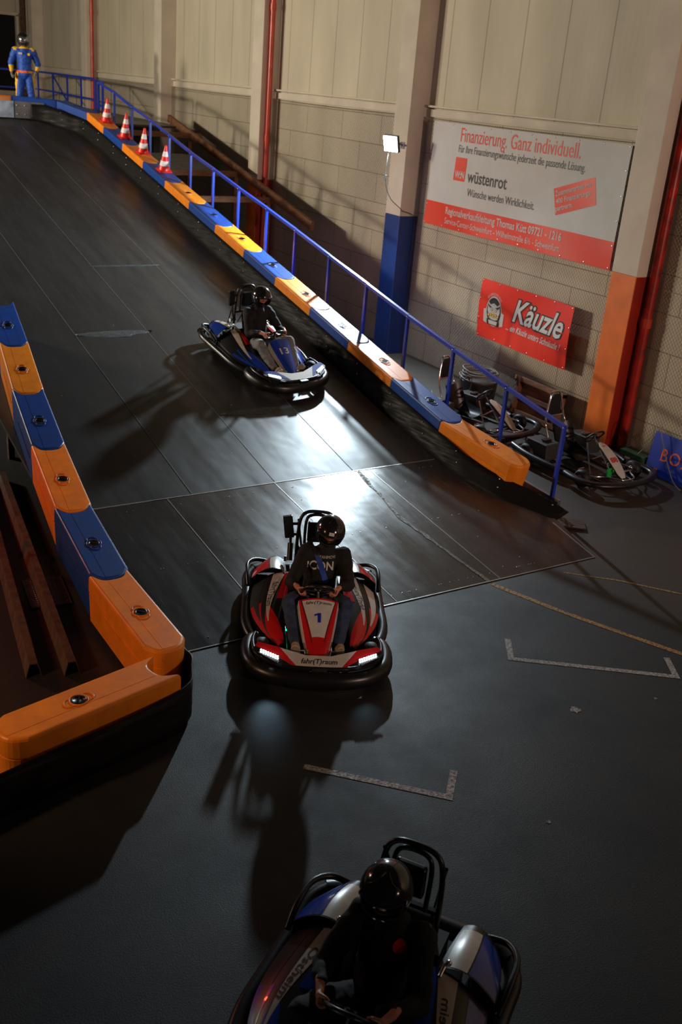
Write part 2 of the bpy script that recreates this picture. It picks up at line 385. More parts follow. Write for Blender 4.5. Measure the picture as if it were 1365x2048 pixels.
def strip(mb, pts, wd, z, m, jag=0.):
    P = [Vector((p[0], p[1], 0)) for p in pts]; n = len(P); L = []; R = []
    for i in range(n):
        a = P[max(i - 1, 0)]; b = P[min(i + 1, n - 1)]
        if 0 < i < n - 1:
            d1 = (P[i] - a).normalized(); d2 = (b - P[i]).normalized(); t = (d1 + d2).normalized(); nn = Vector((-t.y, t.x, 0)); k = 1 / max(.4, nn.dot(Vector((-d1.y, d1.x, 0))))
        else:
            t = (b - a).normalized(); nn = Vector((-t.y, t.x, 0)); k = 1
        j = jag * random.uniform(-.5, .5)
        zz = z(P[i].y) if callable(z) else z
        L.append(P[i] + nn * (wd / 2 + j) * k + Vector((0, 0, zz))); R.append(P[i] - nn * (wd / 2 + jag * random.uniform(-.5, .5)) * k + Vector((0, 0, zz)))
    mb.add(L + R, [(i, i + 1, n + i + 1, n + i) for i in range(n - 1)], m)
def fine(pts, step=.15):
    out = []
    for a, b in zip(pts[:-1], pts[1:]):
        a = Vector((*a, 0)); b = Vector((*b, 0)); k = max(1, int((b - a).length / step))
        out += [tuple((a.lerp(b, i / k))[:2]) for i in range(k)]
    out.append(tuple(pts[-1])); return out
for pts in ([(6.37, 6.38), (6.15, 6.07), (7.44, 5.13), (7.63, 5.42)], [(3.50, 5.50), (4.33, 4.68), (4.57, 4.93)]):
    mb = MB(); strip(mb, pts, .062, .003, M_PAINTW); mb.build('painted_corner_mark', floor)
mb = MB(); strip(mb, fine([(7.01, 7.41), (7.25, 6.72), (7.55, 6.03), (7.84, 5.41), (8.2, 4.7)]), .07, .003, M_PAINTY, .012); mb.build('yellow_line', floor)
mb = MB(); strip(mb, fine([(8.0, 7.3), (8.44, 6.91), (8.92, 6.33), (9.4, 5.8)]), .025, .003, M_PAINTY, .02); mb.build('yellow_line', floor)
def splat(c, r, n=14, jag=.4, sx=1.):
    return [(c[0] + sx * r * (1 + random.uniform(-jag, jag)) * math.cos(2 * PI * i / n), c[1] + r * (1 + random.uniform(-jag, jag)) * math.sin(2 * PI * i / n)) for i in range(n)]
mb = MB()
for c, r in (((6.12, 5.14), .05), ((4.85, 4.11), .02), ((6.95, 4.95), .015)): mb.prism(splat(c, r), .0005, .003, M_PAINTW)
mb.build('paint_spot', floor)

# ramp: glossy lower plates, worn upper plates
XL, XR = 2.95, 8.80
mb = MB()
NT = 30
def ramp_slab(mb, y0, y1, xa, xb, m, n=12, th=.05):
    ys = [y0 + (y1 - y0) * i / n for i in range(n + 1)]
    vs = []
    for y in ys:
        z = ramp_z(y) + .004; a = xa(y) if callable(xa) else xa; b = xb(y) if callable(xb) else xb
        vs += [(a, y, z), (b, y, z), (b, y, max(z - th, .001)), (a, y, max(z - th, .001))]
    fs = [(4 * i + k, 4 * i + 4 + k, 4 * i + 4 + (k + 1) % 4, 4 * i + (k + 1) % 4) for i in range(n) for k in range(4)] + [(0, 1, 2, 3), (4 * n, 4 * n + 3, 4 * n + 2, 4 * n + 1)]
    mb.add(vs, fs, m)
def xr_low(y): return float(np.interp(y, [7.45, 8.37, 9.0, 10.27], [8.66, 8.85, 8.80, 8.80]))
ramp_slab(mb, 7.45, 10.27, 3.0, xr_low, M_RAMP1, 10)
ramp_slab(mb, 10.27, 26.6, XL, XR, M_RAMP2, 60)
ramp_slab(mb, 26.6, 41.9, XL - 9, 11.6, M_RAMP2, 4)
ramp_slab(mb, 25.2, 26.6, XL - 9, XL, M_RAMP2, 4)
M_SEAM = mat('seam_metal', (.30, .29, .28), .4, .6)
def seam(a, b, wd, m=M_SEAM, lift=.006):
    p = Vector((a[0], a[1], ramp_z(a[1]) + lift)); q = Vector((b[0], b[1], ramp_z(b[1]) + lift)); mb.bar(p, q, wd, .004, m)
seam((3.0, 7.46), (8.66, 7.46), .014); seam((XL, 10.27), (8.3, 10.27), .018)
M_GROOVE = mat('seam_dark', (.07, .07, .068), .5)
for x in (4.31, 5.76, 7.18): seam((x, 7.46), (x, 10.27), .010)
seam((8.66, 7.46), (8.74, 8.3), .012)
for x in (4.64, 5.78, 6.95): seam((x, 10.3), (x, 25.5), .012, M_GROOVE)
random.seed(3)
for k in range(90):                                             # screw heads and chips
    x = random.uniform(3.6, 8.2); y = random.choice([7.6, 8.86, 10.1, random.uniform(7.6, 16)])
    mb.lathe([(.006, 0), (.006, .004), (.003, .005)], M_BOLT, (x, y, ramp_z(y) + .004), 6)
ramp = tag(mb.build('ramp'), 'long dark sloping kart track deck of plates', 'ramp', kind='structure')
# worn yellow arc on the lower plates, repair scars across the upper plates
mb = MB(); strip(mb, fine([(7.01, 7.47), (6.97, 7.85), (6.92, 8.4), (6.85, 9.0), (6.98, 10.03), (7.0, 10.25)], .1), .045, lambda y: ramp_z(y) + .008, mat('faded_yellow_paint', (.11, .08, .035), .6, var=.85, scale=30), .035); mb.build('worn_paint_arc', ramp)
M_SCAR = mat('repair_filler', (.05, .05, .05), .5, bump=.8, bscale=60, var=.5, scale=30)
def scar(x0, x1, y, wd):
    mb = MB(); n = 30
    fn = lambda u, v: Vector((x0 + (x1 - x0) * u, y + (v - .5) * wd * math.sin(PI * u) ** .7 * (1 + .35 * noise.noise(Vector((u * 9, v * 2, y)))),
                              ramp_z(y + (v - .5) * wd) + .006 + .012 * math.sin(PI * v) * (.6 + .5 * noise.noise(Vector((u * 20, v * 5, y))))))
    mb.grid(fn, n, 6, M_SCAR); mb.build('repair_scar', ramp)
scar(4.63, 5.85, 14.6, .22); scar(5.75, 7.02, 17.2, .08); scar(5.80, 6.98, 11.98, .16)

# ------------------------------------------------------------------ walls
mb = MB(); mb.box((12.2, 18, 5), (.2, 50, 10.4), M_WALL); tag(mb.build('wall_right'), kind='structure')
mb = MB()
mb.box((2.0, 42.2, 5), (15.0, .2, 10.4), M_WALL); mb.box((11.75, 42.2, 5), (.72, .2, 10.4), M_WALL)
mb.box((10.45, 42.2, 8.35), (1.9, .2, 3.9), M_WALL); mb.box((10.45, 42.2, 1.9), (1.9, .2, 3.7), M_WALL)
tag(mb.build('wall_back'), kind='structure')
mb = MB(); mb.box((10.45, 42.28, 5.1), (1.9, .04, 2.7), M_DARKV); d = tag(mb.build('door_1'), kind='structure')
mb = MB(); mb.box((11.43, 42.07, 5.05), (.09, .08, 2.7), M_COLW); mb.box((10.5, 42.07, 6.42), (1.95, .08, .1), M_COLW); mb.build('door_frame', d)
mb = MB(); mb.box((11.62, 42.05, 5.9), (.16, .09, 4.6), M_RUST); mb.tube([(11.78, 42.0, 3.7), (11.78, 42.0, 9)], .035, M_COLW, 8); mb.tube([(11.88, 42.0, 3.7), (11.88, 42.0, 9)], .03, M_COLW, 8); tag(mb.build('trim_1'), kind='structure')
# horizontal rail where sheeting meets masonry, per bay
CY = [10.54, 16.68, 22.73, 28.8, 35.15, 41.2]
CNAME = ['orange', 'blue', 'orange', 'cream', 'cream', 'cream']
for i, cy in enumerate([4.4] + CY[:-1]):
    y0 = cy + .25; y1 = CY[i] - .25
    mb = MB(); mb.box((12.04, (y0 + y1) / 2, 4.745), (.12, y1 - y0, .035), M_COLW); mb.box((12.07, (y0 + y1) / 2, 4.63), (.06, y1 - y0, .13), M_COLW)
    tag(mb.build('trim_%d' % (i + 2)), kind='structure')
# columns with painted feet and red down-pipes
col_lab = ['column with orange foot behind the number plate kart, right of the red sign', 'column with blue foot carrying the lit floodlight', 'column with orange foot behind the blue handrail',
           'bare cream column behind the traffic cones', 'bare cream column with pipe near the far gate', 'farthest bare cream column by the dark doorway']
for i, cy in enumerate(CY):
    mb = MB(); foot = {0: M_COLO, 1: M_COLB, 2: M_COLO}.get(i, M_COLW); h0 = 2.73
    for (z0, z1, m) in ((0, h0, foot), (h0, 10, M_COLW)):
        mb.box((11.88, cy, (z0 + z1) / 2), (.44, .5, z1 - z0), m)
    if i in (0, 2):                                             # the near flank of the orange feet gets a darker red
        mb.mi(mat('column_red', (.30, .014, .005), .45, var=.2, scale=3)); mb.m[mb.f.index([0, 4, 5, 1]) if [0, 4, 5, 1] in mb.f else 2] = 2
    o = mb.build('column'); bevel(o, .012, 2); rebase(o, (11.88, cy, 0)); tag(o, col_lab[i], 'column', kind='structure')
M_PIPE2 = mat('pipe_red_peeling', (.40, .016, .008), .35, var=.75, scale=4)
for cy, lab, r, px in ((10.54, 'thick red down-pipe beside the nearest orange-footed column', .075, 11.93), (22.73, 'thin red pipe running down the column behind the handrail', .058, 11.84), (35.15, 'thin red pipe on the far column behind the blue gate', .055, 11.84)):
    yy = cy - .25 - r - .03
    e = empty('down_pipe', lab, 'pipe', (px, yy, 0))
    mb = MB(); mb.tube([(0, 0, 0), (0, 0, 9.8)], r, M_PIPE2 if cy < 12 else M_PIPE, 18); mb.build('pipe', e)
    for z in ((3.6, 6.4) if cy > 12 else (2.0, 5.5)):
        mb = MB(); mb.tube([(0, 0, z), (0, 0, z + .14)], r + .012, M_PIPE, 18); mb.bar((0, 0, z + .07), (0, r + .025, z + .07), .03, .03, M_BLACKPL); mb.build('pipe_collar', e)

# chain-link fence, real wires: one panel per bay
def fence(y0, y1, z1, lab):
    mb = MB(); L = y1 - y0; p = .062; sl = 1.2; r = .0016
    dz = L * sl; k = -dz
    def seg(a, b):
        p_, q_ = Vector(a), Vector(b); d = (q_ - p_).normalized(); s_ = Vector((1, 0, 0)).cross(d) * r
        x = Vector((r, 0, 0))
        mb.add([p_ + x, p_ + s_ - x, p_ - s_ - x, q_ + x, q_ + s_ - x, q_ - s_ - x], [(0, 1, 4, 3), (1, 2, 5, 4), (2, 0, 3, 5)], M_WIRE)
    while k < z1:
        for s_ in (1, -1):
            a0 = k; a1 = k + dz; t0 = 0.; t1 = 1.
            if a0 < 0: t0 = -a0 / dz
            if a1 > z1: t1 = (z1 - a0) / dz
            if t1 > t0 + .001:
                ya, yb = y0 + L * t0, y0 + L * t1
                if s_ < 0: ya, yb = y1 - L * t0, y1 - L * t1
                seg((0 + s_ * .001, ya, a0 + dz * t0), (s_ * .001, yb, a0 + dz * t1))
        k += p * sl
    for z in (z1, z1 * .57):
        mb.tube([(0, y0 + L * i / 12, z - .02 * math.sin(PI * i / 12)) for i in range(13)], .004, M_WIRE, 5)
    for v in range(len(mb.v)): pass
    o = mb.build('chain_link_fence'); o.location = (11.99, 0, 0)
    tag(o, lab, 'fence', 'chain link panels along the wall'); return o
fl = ['chain link panel behind the blue board, right of the nearest column', 'chain link panel behind the two banners', 'chain link panel between the floodlight column and the next orange-footed column',
      'chain link panel left of the orange-footed column behind the handrail', 'farthest chain link panel behind the traffic cones']
for i, lab in enumerate(fl):
    y0 = ([5.2] + CY)[i] + (.25 if i else 0); y1 = CY[i] - .25
    fence(y0, y1, 4.55, lab)

# ------------------------------------------------------------------ barriers
BW, BH = .38, .49
def block_mesh(m):
    def outline(L=1.264, b=.13, ins=0.):
        hw = BW / 2 - ins; pts = []
        K = 14
        for i in range(K + 1):                                   # near end, convex
            t = -1 + 2 * i / K; pts.append((hw * t, L - ins - b * abs(t) ** 3.2))
        for i in range(K + 1):                                   # far end, concave
            t = 1 - 2 * i / K; pts.append((hw * t, .006 + ins - b * abs(t) ** 3.2))
        return pts
    mb = MB(); rings = [(0, .012), (.2, .006), (.305, .002), (.308, .010), (.318, .010), (.321, .0), (BH - .03, 0), (BH - .012, .005), (BH - .003, .013), (BH, .026)]
    n = len(outline()); vs = []
    for z, i in rings: vs += [(x, y, z) for x, y in outline(ins=i)]
    fs = []
    for r in range(len(rings) - 1):
        for k in range(n):
            l = (k + 1) % n; fs.append((r * n + k, r * n + l, (r + 1) * n + l, (r + 1) * n + k))
    mb.add(vs, fs, m); o = (len(rings) - 1) * n
    tp = [vs[o + k] for k in range(n)]; mb.add(tp, [tuple(range(n))], m); mb.add(vs[:n], [tuple(range(n))[::-1]], m)
    # raised centre band
    def band(x0, x1, h):
        ya = lambda x: 1.264 - .026 - .13 * abs(x / .19) ** 3.2 - .008; yb = lambda x: .006 + .026 - .13 * abs(x / .19) ** 3.2 + .012
        xs = [x0 + (x1 - x0) * i / 6 for i in range(7)]
        pl = [(x, ya(x)) for x in xs] + [(x, yb(x)) for x in xs[::-1]]; mb.prism(pl, BH - .001, BH + h, m)
    band(-.075, .06, .0018)
    # moulded grips: two crescent ridges round the cap
    for s_ in (1, -1):
        c = (.0, .64 + s_ * .062)
        a0 = (0 if s_ > 0 else PI)
        pth = [(c[0] + .052 * math.cos(a0 + PI * i / 10) + .02 * s_ * 0, c[1] + .052 * math.sin(a0 + PI * i / 10), BH + .004) for i in range(11)]
        mb.tube(pth, .006, m, 6)
    mb.tube([(.072 * math.cos(2 * PI * i / 28), .64 + .066 * math.sin(2 * PI * i / 28), BH + .004) for i in range(28)], .005, m, 6, closed=True)
    # short moulded ribs along both flanks
    for sx in (-1, 1):
        mb.box((sx * (BW / 2 + .001), .66, .26), (.012, .8, .010), m)
    return mb
_bm = {}
def barrier_block(color, far, near, lab, group, roll=0.):
    """far/near: tip points on the top surface centre line"""
    far, near = Vector(far), Vector(near); d = near - far; L = d.length; y = d.normalized()
    x = y.cross(Vector((0, 0, 1))).normalized(); z = x.cross(y)
    M = Matrix((x, y, z)).transposed().to_4x4(); M.translation = far - z * BH
    key = color
    if key not in _bm:
        m = {'orange': M_ORANGE, 'blue': M_BLUE}[color]
        body = block_mesh(m).build('body')
        c = MB(); c.lathe([(.056, 0), (.056, .008), (.046, .011), (.044, .006), (.001, .005)], M_BLACKPL, (0, .64, BH), 24)
        c.box((0, .64, BH + .010), (.012, .07, .008), M_BLACKPL, Matrix.Rotation(.9, 3, 'Z'))
        cap = c.build('bolt_cap')
        _bm[key] = (body.data, cap.data); bpy.data.objects.remove(body); bpy.data.objects.remove(cap)
    e = empty('barrier_block', lab, 'barrier', group=group); e.matrix_world = M @ Matrix.Diagonal((1, L / 1.264, 1, 1))
    for nme, me in zip(('body', 'bolt_cap'), _bm[key]):
        o = bpy.data.objects.new(nme, me); COL.objects.link(o); o.parent = e
    return e
HB = .505   # height of the block tops above the deck
# right-hand row, from the near end upward
GR = 'barrier blocks along the right edge of the ramp'; GL = 'barrier blocks of the left barrier'
rowR = [(8.845, 9.03), (8.60, 10.27)]
y = 10.27
while y < 25.0: y += 1.2375; rowR.append((8.59, y))
rowR = rowR[:14]
far_txt = ['nearest of the right row, round-ended and beside the railing foot', 'second from the near end of the right row', 'third of the right row, streaked by the railing shadow', 'fourth of the right row, beside the blue column foot',
           'fifth of the right row, right of the ramp kart', 'sixth of the right row, level with the ramp driver', 'seventh of the right row, under the wall corner of the railing', 'eighth from the near end of the right row',
           'ninth of the right row, first one below the cones', 'under the lowest cone', 'between the two lower cones', 'under the second cone from the top', 'under the topmost cone on the right row']
for i in range(13):
    a, b = rowR[i + 1], rowR[i]; cl = 'orange' if i % 2 == 0 else 'blue'
    za = ramp_z(a[1]) + HB; zb = ramp_z(b[1]) + (HB if i else .48)
    if i == 0: zb = ramp_z(b[1]) + .42
    barrier_block(cl, (a[0], a[1], za), (b[0], b[1], zb), '%s barrier block %s' % (cl, far_txt[i]), GR)
# curve across the top
top = [rowR[13], (8.15, 26.35), (7.05, 26.75), (5.85, 26.55), (4.6, 26.4)]
ztop = [ramp_z(top[0][1]) + HB, 4.08, 4.10, 4.10, 4.10]
for i, (cl, tx) in enumerate((('blue', 'curving round the top corner of the ramp'), ('blue', 'in front of the racing-suit figure'), ('orange', 'at the far left edge of the upper level'), ('blue', 'beyond the left edge of the upper level'))):
    barrier_block(cl, (*top[i + 1], ztop[i + 1]), (*top[i], ztop[i]), '%s barrier block %s' % (cl, tx), 'barrier blocks across the top of the ramp')
# left-hand row
rowL = [(2.90, 6.78), (2.86, 8.07), (2.93, 9.37), (3.08, 10.73), (3.22, 12.02), (3.40, 13.3), (3.56, 14.58)]
ltxt = ['nearest of the left row, round nose over the corner', 'second of the left row, beside the number one kart', 'third of the left row, where the glossy plates end', 'fourth of the left row, beside the steel beams',
        'fifth of the left row at the left picture edge', 'sixth of the left row, cut by the left picture edge']
for i in range(6):
    a, b = rowL[i + 1], rowL[i]; cl = 'orange' if i % 2 == 0 else 'blue'
    barrier_block(cl, (*a, ramp_z(a[1]) + .52), (*b, ramp_z(b[1]) + .52), '%s barrier block %s' % (cl, ltxt[i]), GL)
barrier_block('orange', (2.66, 6.57, .50), (1.33, 6.25, .50), 'orange barrier block lying across the near left corner, hollow end against the round nose', GL)

def skirt(top, bot, name, lab, bolts=True, th=.015, off=(0, 0)):
    P = smooth_path(top, 6); Q = smooth_path(bot, 6); n = len(P)
    e = empty(name, lab, 'barrier skirt', tuple(Q[0]))
    O = Vector(Q[0]); mb = MB()
    P = [p - O for p in P]; Q = [q - O for q in Q]; K = 5
    vs = []
    for i in range(n):
        t = (P[min(i + 1, n - 1)] - P[max(i - 1, 0)]).normalized(); nn = t.cross(P[i] - Q[i]).normalized()
        for s_ in (0, 1):
            for k in range(K):
                f = k / (K - 1); vs.append(Q[i].lerp(P[i], f) + nn * (th * s_) + nn * (.01 * math.sin(f * PI + i * .9)))
    fs = []
    W_ = 2 * K
    for i in range(n - 1):
        for k in range(K - 1):
            fs.append((i * W_ + k, i * W_ + k + 1, (i + 1) * W_ + k + 1, (i + 1) * W_ + k))
            fs.append((i * W_ + K + k, (i + 1) * W_ + K + k, (i + 1) * W_ + K + k + 1, i * W_ + K + k + 1))
        fs.append((i * W_ + K - 1, i * W_ + 2 * K - 1, (i + 1) * W_ + 2 * K - 1, (i + 1) * W_ + K - 1)); fs.append((i * W_, (i + 1) * W_, (i + 1) * W_ + K, i * W_ + K))
    for i in (0, n - 1):
        for k in range(K - 1): fs.append((i * W_ + k, i * W_ + K + k, i * W_ + K + k + 1, i * W_ + k + 1))
    mb.add(vs, fs, M_SKIRT, True); mb.build('belt', e)
    if bolts:
        acc = 0; last = P[0]
        for i in range(1, n):
            acc += (P[i] - last).length; last = P[i]
            if acc > .75:
                acc = 0; t = (P[min(i + 1, n - 1)] - P[i - 1]).normalized(); nn = t.cross(P[i] - Q[i]).normalized()
                if nn.x > 0: nn = -nn
                for f, s2 in ((.86, 0), (.5, .08)):
                    c = Q[i].lerp(P[i], f) + nn * (th + .010) + t * s2
                    R = nn.to_track_quat('Z', 'Y').to_matrix(); mb = MB(); mb.ell(c, (.011, .011, .006), M_BOLT, 8, 4, R); mb.build('bolt', e)
    return e
def inner(pts, dx, dz): return [(x + dx, y, ramp_z(y) + dz) for x, y in pts]
ptsR = [(8.29, 25.2), (8.38, 24.2), (8.40, 22), (8.40, 19), (8.40, 16), (8.40, 13), (8.40, 10.4)]
skirt([(7.40, 26.30, 3.95), (7.76, 26.08, 3.94), (8.0, 25.66, 3.84)] + inner(ptsR, 0, .34) + [(8.56, 9.5, .42), (8.85, 8.8, .30), (9.12, 8.42, .13)],
      [(7.34, 26.22, 3.60), (7.66, 25.98, 3.57), (7.90, 25.56, 3.49)] + [(x - .11, y, ramp_z(y) + .0) for x, y in ptsR] + [(8.34, 9.5, .2), (8.48, 8.9, .12), (8.73, 8.33, .06)],
      'barrier_skirt', 'long black rubber skirt with bolts below the right barrier row')
ptsL = [(3.70, 14.4), (3.42, 12.0), (3.28, 10.7), (3.13, 9.35), (3.07, 8.1)]
skirt([(x, y, ramp_z(y) + .36) for x, y in ptsL] + [(3.11, 7.1, .38), (3.115, 6.86, .38), (3.02, 6.60, .38), (2.74, 6.35, .36), (1.45, 6.02, .34), (.2, 5.7, .34)],
      [(x + .05, y, ramp_z(y)) for x, y in ptsL] + [(3.10, 7.1, .005), (3.05, 6.75, .005), (2.94, 6.47, .005), (2.70, 6.30, .005), (1.45, 5.97, .005), (.2, 5.65, .005)],
      'barrier_skirt', 'black rubber skirt wrapped round the near corner of the left barrier', bolts=False)
# galvanised plates under the top barrier
for i, (a, b) in enumerate((((7.70, 26.27), (7.05, 26.50)), ((7.03, 26.52), (5.85, 26.33)), ((5.83, 26.33), (4.6, 26.2)))):
    mb = MB(); A = Vector((a[0], a[1], 3.80)); B = Vector((b[0], b[1], 3.80)); mb.bar(A, B, .012, .38, M_GALV)
    o = mb.build('steel_plate'); t = (B - A).normalized(); nn = Vector((-t.y, t.x, 0))
    if nn.y > 0: nn = -nn
    rebase(o, (*a, 3.61)); tag(o, ['grey bolted steel plate under the bluish top block', 'grey bolted steel plate under the orange block at the far left', 'grey bolted steel plate off the left edge on the upper level'][i], 'plate', 'steel plates of the top barrier')
    mb = MB()
    for f in (.08, .35, .65, .92):
        for z in (3.70, 3.90): mb.ell(Vector((*A.lerp(B, f)[:2], z)) + nn * .012, (.02, .02, .015), M_BOLT, 8, 5)
    bo = mb.build('bolt', o); bo.location = (-a[0], -a[1], -3.61)
# tread plate at the skirt's foot
mb = MB(); R = Matrix.Rotation(math.radians(-38), 3, 'Z')
mb.box((9.05, 8.33, .03), (.42, .30, .012), M_DGREY, R)
for i in range(7):
    for j in range(5): mb.box(Vector((9.05, 8.33, .038)) + R @ Vector((-.18 + i * .06, -.12 + j * .06, 0)), (.03, .007, .004), M_STEEL, Matrix.Rotation((-1) ** (i + j) * .7, 3, 'Z') @ R)
o = mb.build('tread_plate'); rebase(o, (9.05, 8.33, .0)); tag(o, 'small dark chequered tread plate at the foot of the right skirt', 'plate')

# ------------------------------------------------------------------ handrail
e = empty('handrail', 'long blue steel handrail climbing beside the right barrier', 'railing', (9.12, 8.75, 0))
def L2(p): return Vector(p) - Vector((9.12, 8.75, 0))
KR = 9.12 / 9.61
posts = [(9.22, .98), (10.46, 1.18), (11.77, 1.41), (13.03, 1.64), (14.31, 1.90), (15.58, 2.15), (16.86, 2.41), (18.05, 2.64), (19.31, 2.87), (20.55, 3.11), (21.75, 3.33), (22.98, 3.60), (24.15, 3.85), (25.35, 4.07), (26.6, 4.34), (27.8, 4.52)]
posts = [(y * KR, 5 - (5 - z) * KR) for y, z in posts]
mb = MB()
for a, b in zip(posts[:-1], posts[1:]): mb.bar(L2((9.12, a[0] - .01, a[1])), L2((9.12, b[0] + .01, b[1])), .05, .05, M_RAIL)
mb.build('top_rail', e)
for y, z in posts:
    z0 = max(0.0, ramp_z(y) - .12) if y > 9 else .12
    mb = MB(); mb.bar(L2((9.12, y + .01, z0)), L2((9.12, y, z)), .045, .045, M_RAIL, up=(1, 0, 0))
    if y > 10.4: mb.bar(L2((8.80, y, z0 + .06)), L2((9.12, y, z0 + .06)), .05, .06, M_RAIL)
    mb.build('post', e)
    mb = MB()
    for sx in (-1, 1): mb.ell(L2((9.12 + sx * .027, y, z - .005)), (.006, .011, .011), M_BOLT, 8, 5)
    mb.build('screw', e)
# side beam of the ramp
mb = MB(); mb.bar((9.12, 8.62, .16), (9.12, 10.3, .22), .05, .12, M_GALV); mb.bar((9.12, 10.27, .2), (9.12, 25.6, 3.36), .07, .12, M_RUST)
o = mb.build('side_beam'); rebase(o, (9.12, 8.6, 0)); tag(o, 'steel side beam under the blue handrail', 'beam')
e = empty('handrail', 'blue railing with diagonal braces on the far upper level', 'railing', (9.75, 28.0, 3.6))
def L3(p): return Vector(p) - Vector((9.75, 28.0, 3.6))
far = [(9.3, 26.6), (9.9, 28.9), (10.76, 31.4), (10.85, 33.0), (10.92, 34.6), (11.0, 36.4), (11.05, 38.3), (10.4, 38.4), (9.6, 38.4), (8.6, 38.4)]
mb = MB()
for a, b in zip(far[:-1], far[1:]):
    mb.bar(L3((*a, 4.55)), L3((*b, 4.55)), .05, .06, M_RAIL); mb.bar(L3((*a, 3.98)), L3((*b, 3.98)), .04, .05, M_RAIL)
mb.build('rail', e)
for a in far: mb = MB(); mb.bar(L3((*a, 3.6)), L3((*a, 4.55)), .05, .05, M_RAIL, up=(1, 0, 0)); mb.build('post', e)
for a, b in ((far[5], far[4]), (far[2], far[1])): mb = MB(); mb.bar(L3((*a, 4.5)), L3((*b, 3.75)), .04, .04, M_RAIL); mb.build('brace', e)
# timber substructure towards the wall
def beam(a, b, wd, ht, lab, m=M_WOOD, grp='timber beams under the upper deck'):
    mb = MB(); A = Vector(a); mb.bar((0, 0, 0), Vector(b) - A, wd, ht, m); o = mb.build('timber_beam'); o.location = A; tag(o, lab, 'beam', grp)
beam((9.18, 25.7, 3.45), (11.6, 25.7, 3.45), .12, .12, 'timber cross beam behind the topmost cones')
beam((9.18, 22.9, 2.80), (11.6, 22.9, 2.80), .12, .12, 'timber cross beam right of the lowest cone')
beam((9.18, 21.2, 2.42), (11.6, 21.2, 2.42), .12, .12, 'timber cross beam nearest the orange-footed far column')
beam((11.35, 27.2, 3.78), (11.35, 19.2, 2.13), .08, .18, 'long sloping timber stringer along the wall')
mb = MB(); mb.box((0, 0, 0), (1.2, 1.3, .03), mat('grey_tarp', (.16, .17, .19), .6, var=.2)); o = mb.build('deck_panel'); o.location = (10.5, 24.4, 2.9); o.rotation_euler = (math.radians(11.6), 0, 0); tag(o, 'grey deck panel lying between the timber beams', 'panel')
for (y, lab) in ((25.7, 'timber post under the highest cross beam'), (22.9, 'timber post under the middle cross beam'), (21.2, 'timber post under the lowest cross beam')):
    mb = MB(); z = ramp_z(y) - .18; mb.box((0, 0, z / 2), (.1, .1, z), M_WOOD); o = mb.build('timber_post'); o.location = (11.3, y, 0); tag(o, lab, 'post', 'timber posts under the upper deck')
# steel trestles carrying the ramp deck, mostly hidden
for y in (13, 17, 21, 25):
    mb = MB(); z = ramp_z(y) - .06
    for x in (3.2, 5.5, 7.8): mb.box((x, y, z / 2), (.08, .08, z), M_RUST)
    mb.box((5.95, y, z - .05), (5.7, .08, .1), M_RUST)
    o = mb.build('trestle'); rebase(o, (6.35, y, 0)); tag(o, 'steel trestle under the ramp deck', 'trestle', 'trestles under the ramp')

# ------------------------------------------------------------------ floodlight
e = empty('floodlight', 'switched-on white floodlight on the blue-footed column', 'light', LAMP)
Rl = Vector((-.93, -.26, -.25)).normalized().to_track_quat('Z', 'Y').to_matrix()
mb = MB(); mb.box(Rl @ Vector((0, 0, -.05)), (.34, .30, .06), M_BLACKPL, Rl); 
for k in range(6): mb.box(Rl @ Vector((-.11 + k * .044, 0, -.09)), (.008, .2, .03), M_BLACKPL, Rl)
bevel(mb.build('housing', e), .008)
mb = MB(); mb.box(Rl @ Vector((0, 0, -.012)), (.31, .27, .012), M_FLOODF, Rl); mb.build('lit_face', e)
mb = MB(); mb.tube([Rl @ Vector(p) for p in ((-.16, 0, -.05), (-.16, 0, -.13), (.16, 0, -.13), (.16, 0, -.05))], .01, M_STEEL, 6)
mb.bar(Rl @ Vector((0, 0, -.13)), (.40, .16, -.02), .035, .035, M_STEEL); mb.box((.40, .16, -.02), (.02, .12, .12), M_STEEL); mb.build('bracket', e)
mb = MB()
P = smooth_path([(-.02, -.02, -.12), (-.03, 0, -.3), (-.02, .02, -.52), (0, 0, -.75), (.12, -.02, -.98), (.38, .0, -1.16), (.42, -.03, -1.2), (.70, -.03, -1.30), (.73, -.03, -1.6), (.71, -.03, -2.6)], 6)
mb.tube(P, .007, M_CABLED, 6); mb.box((-.02, .01, -.6), (.03, .03, .09), M_CABLED)
mb.build('cable', e)

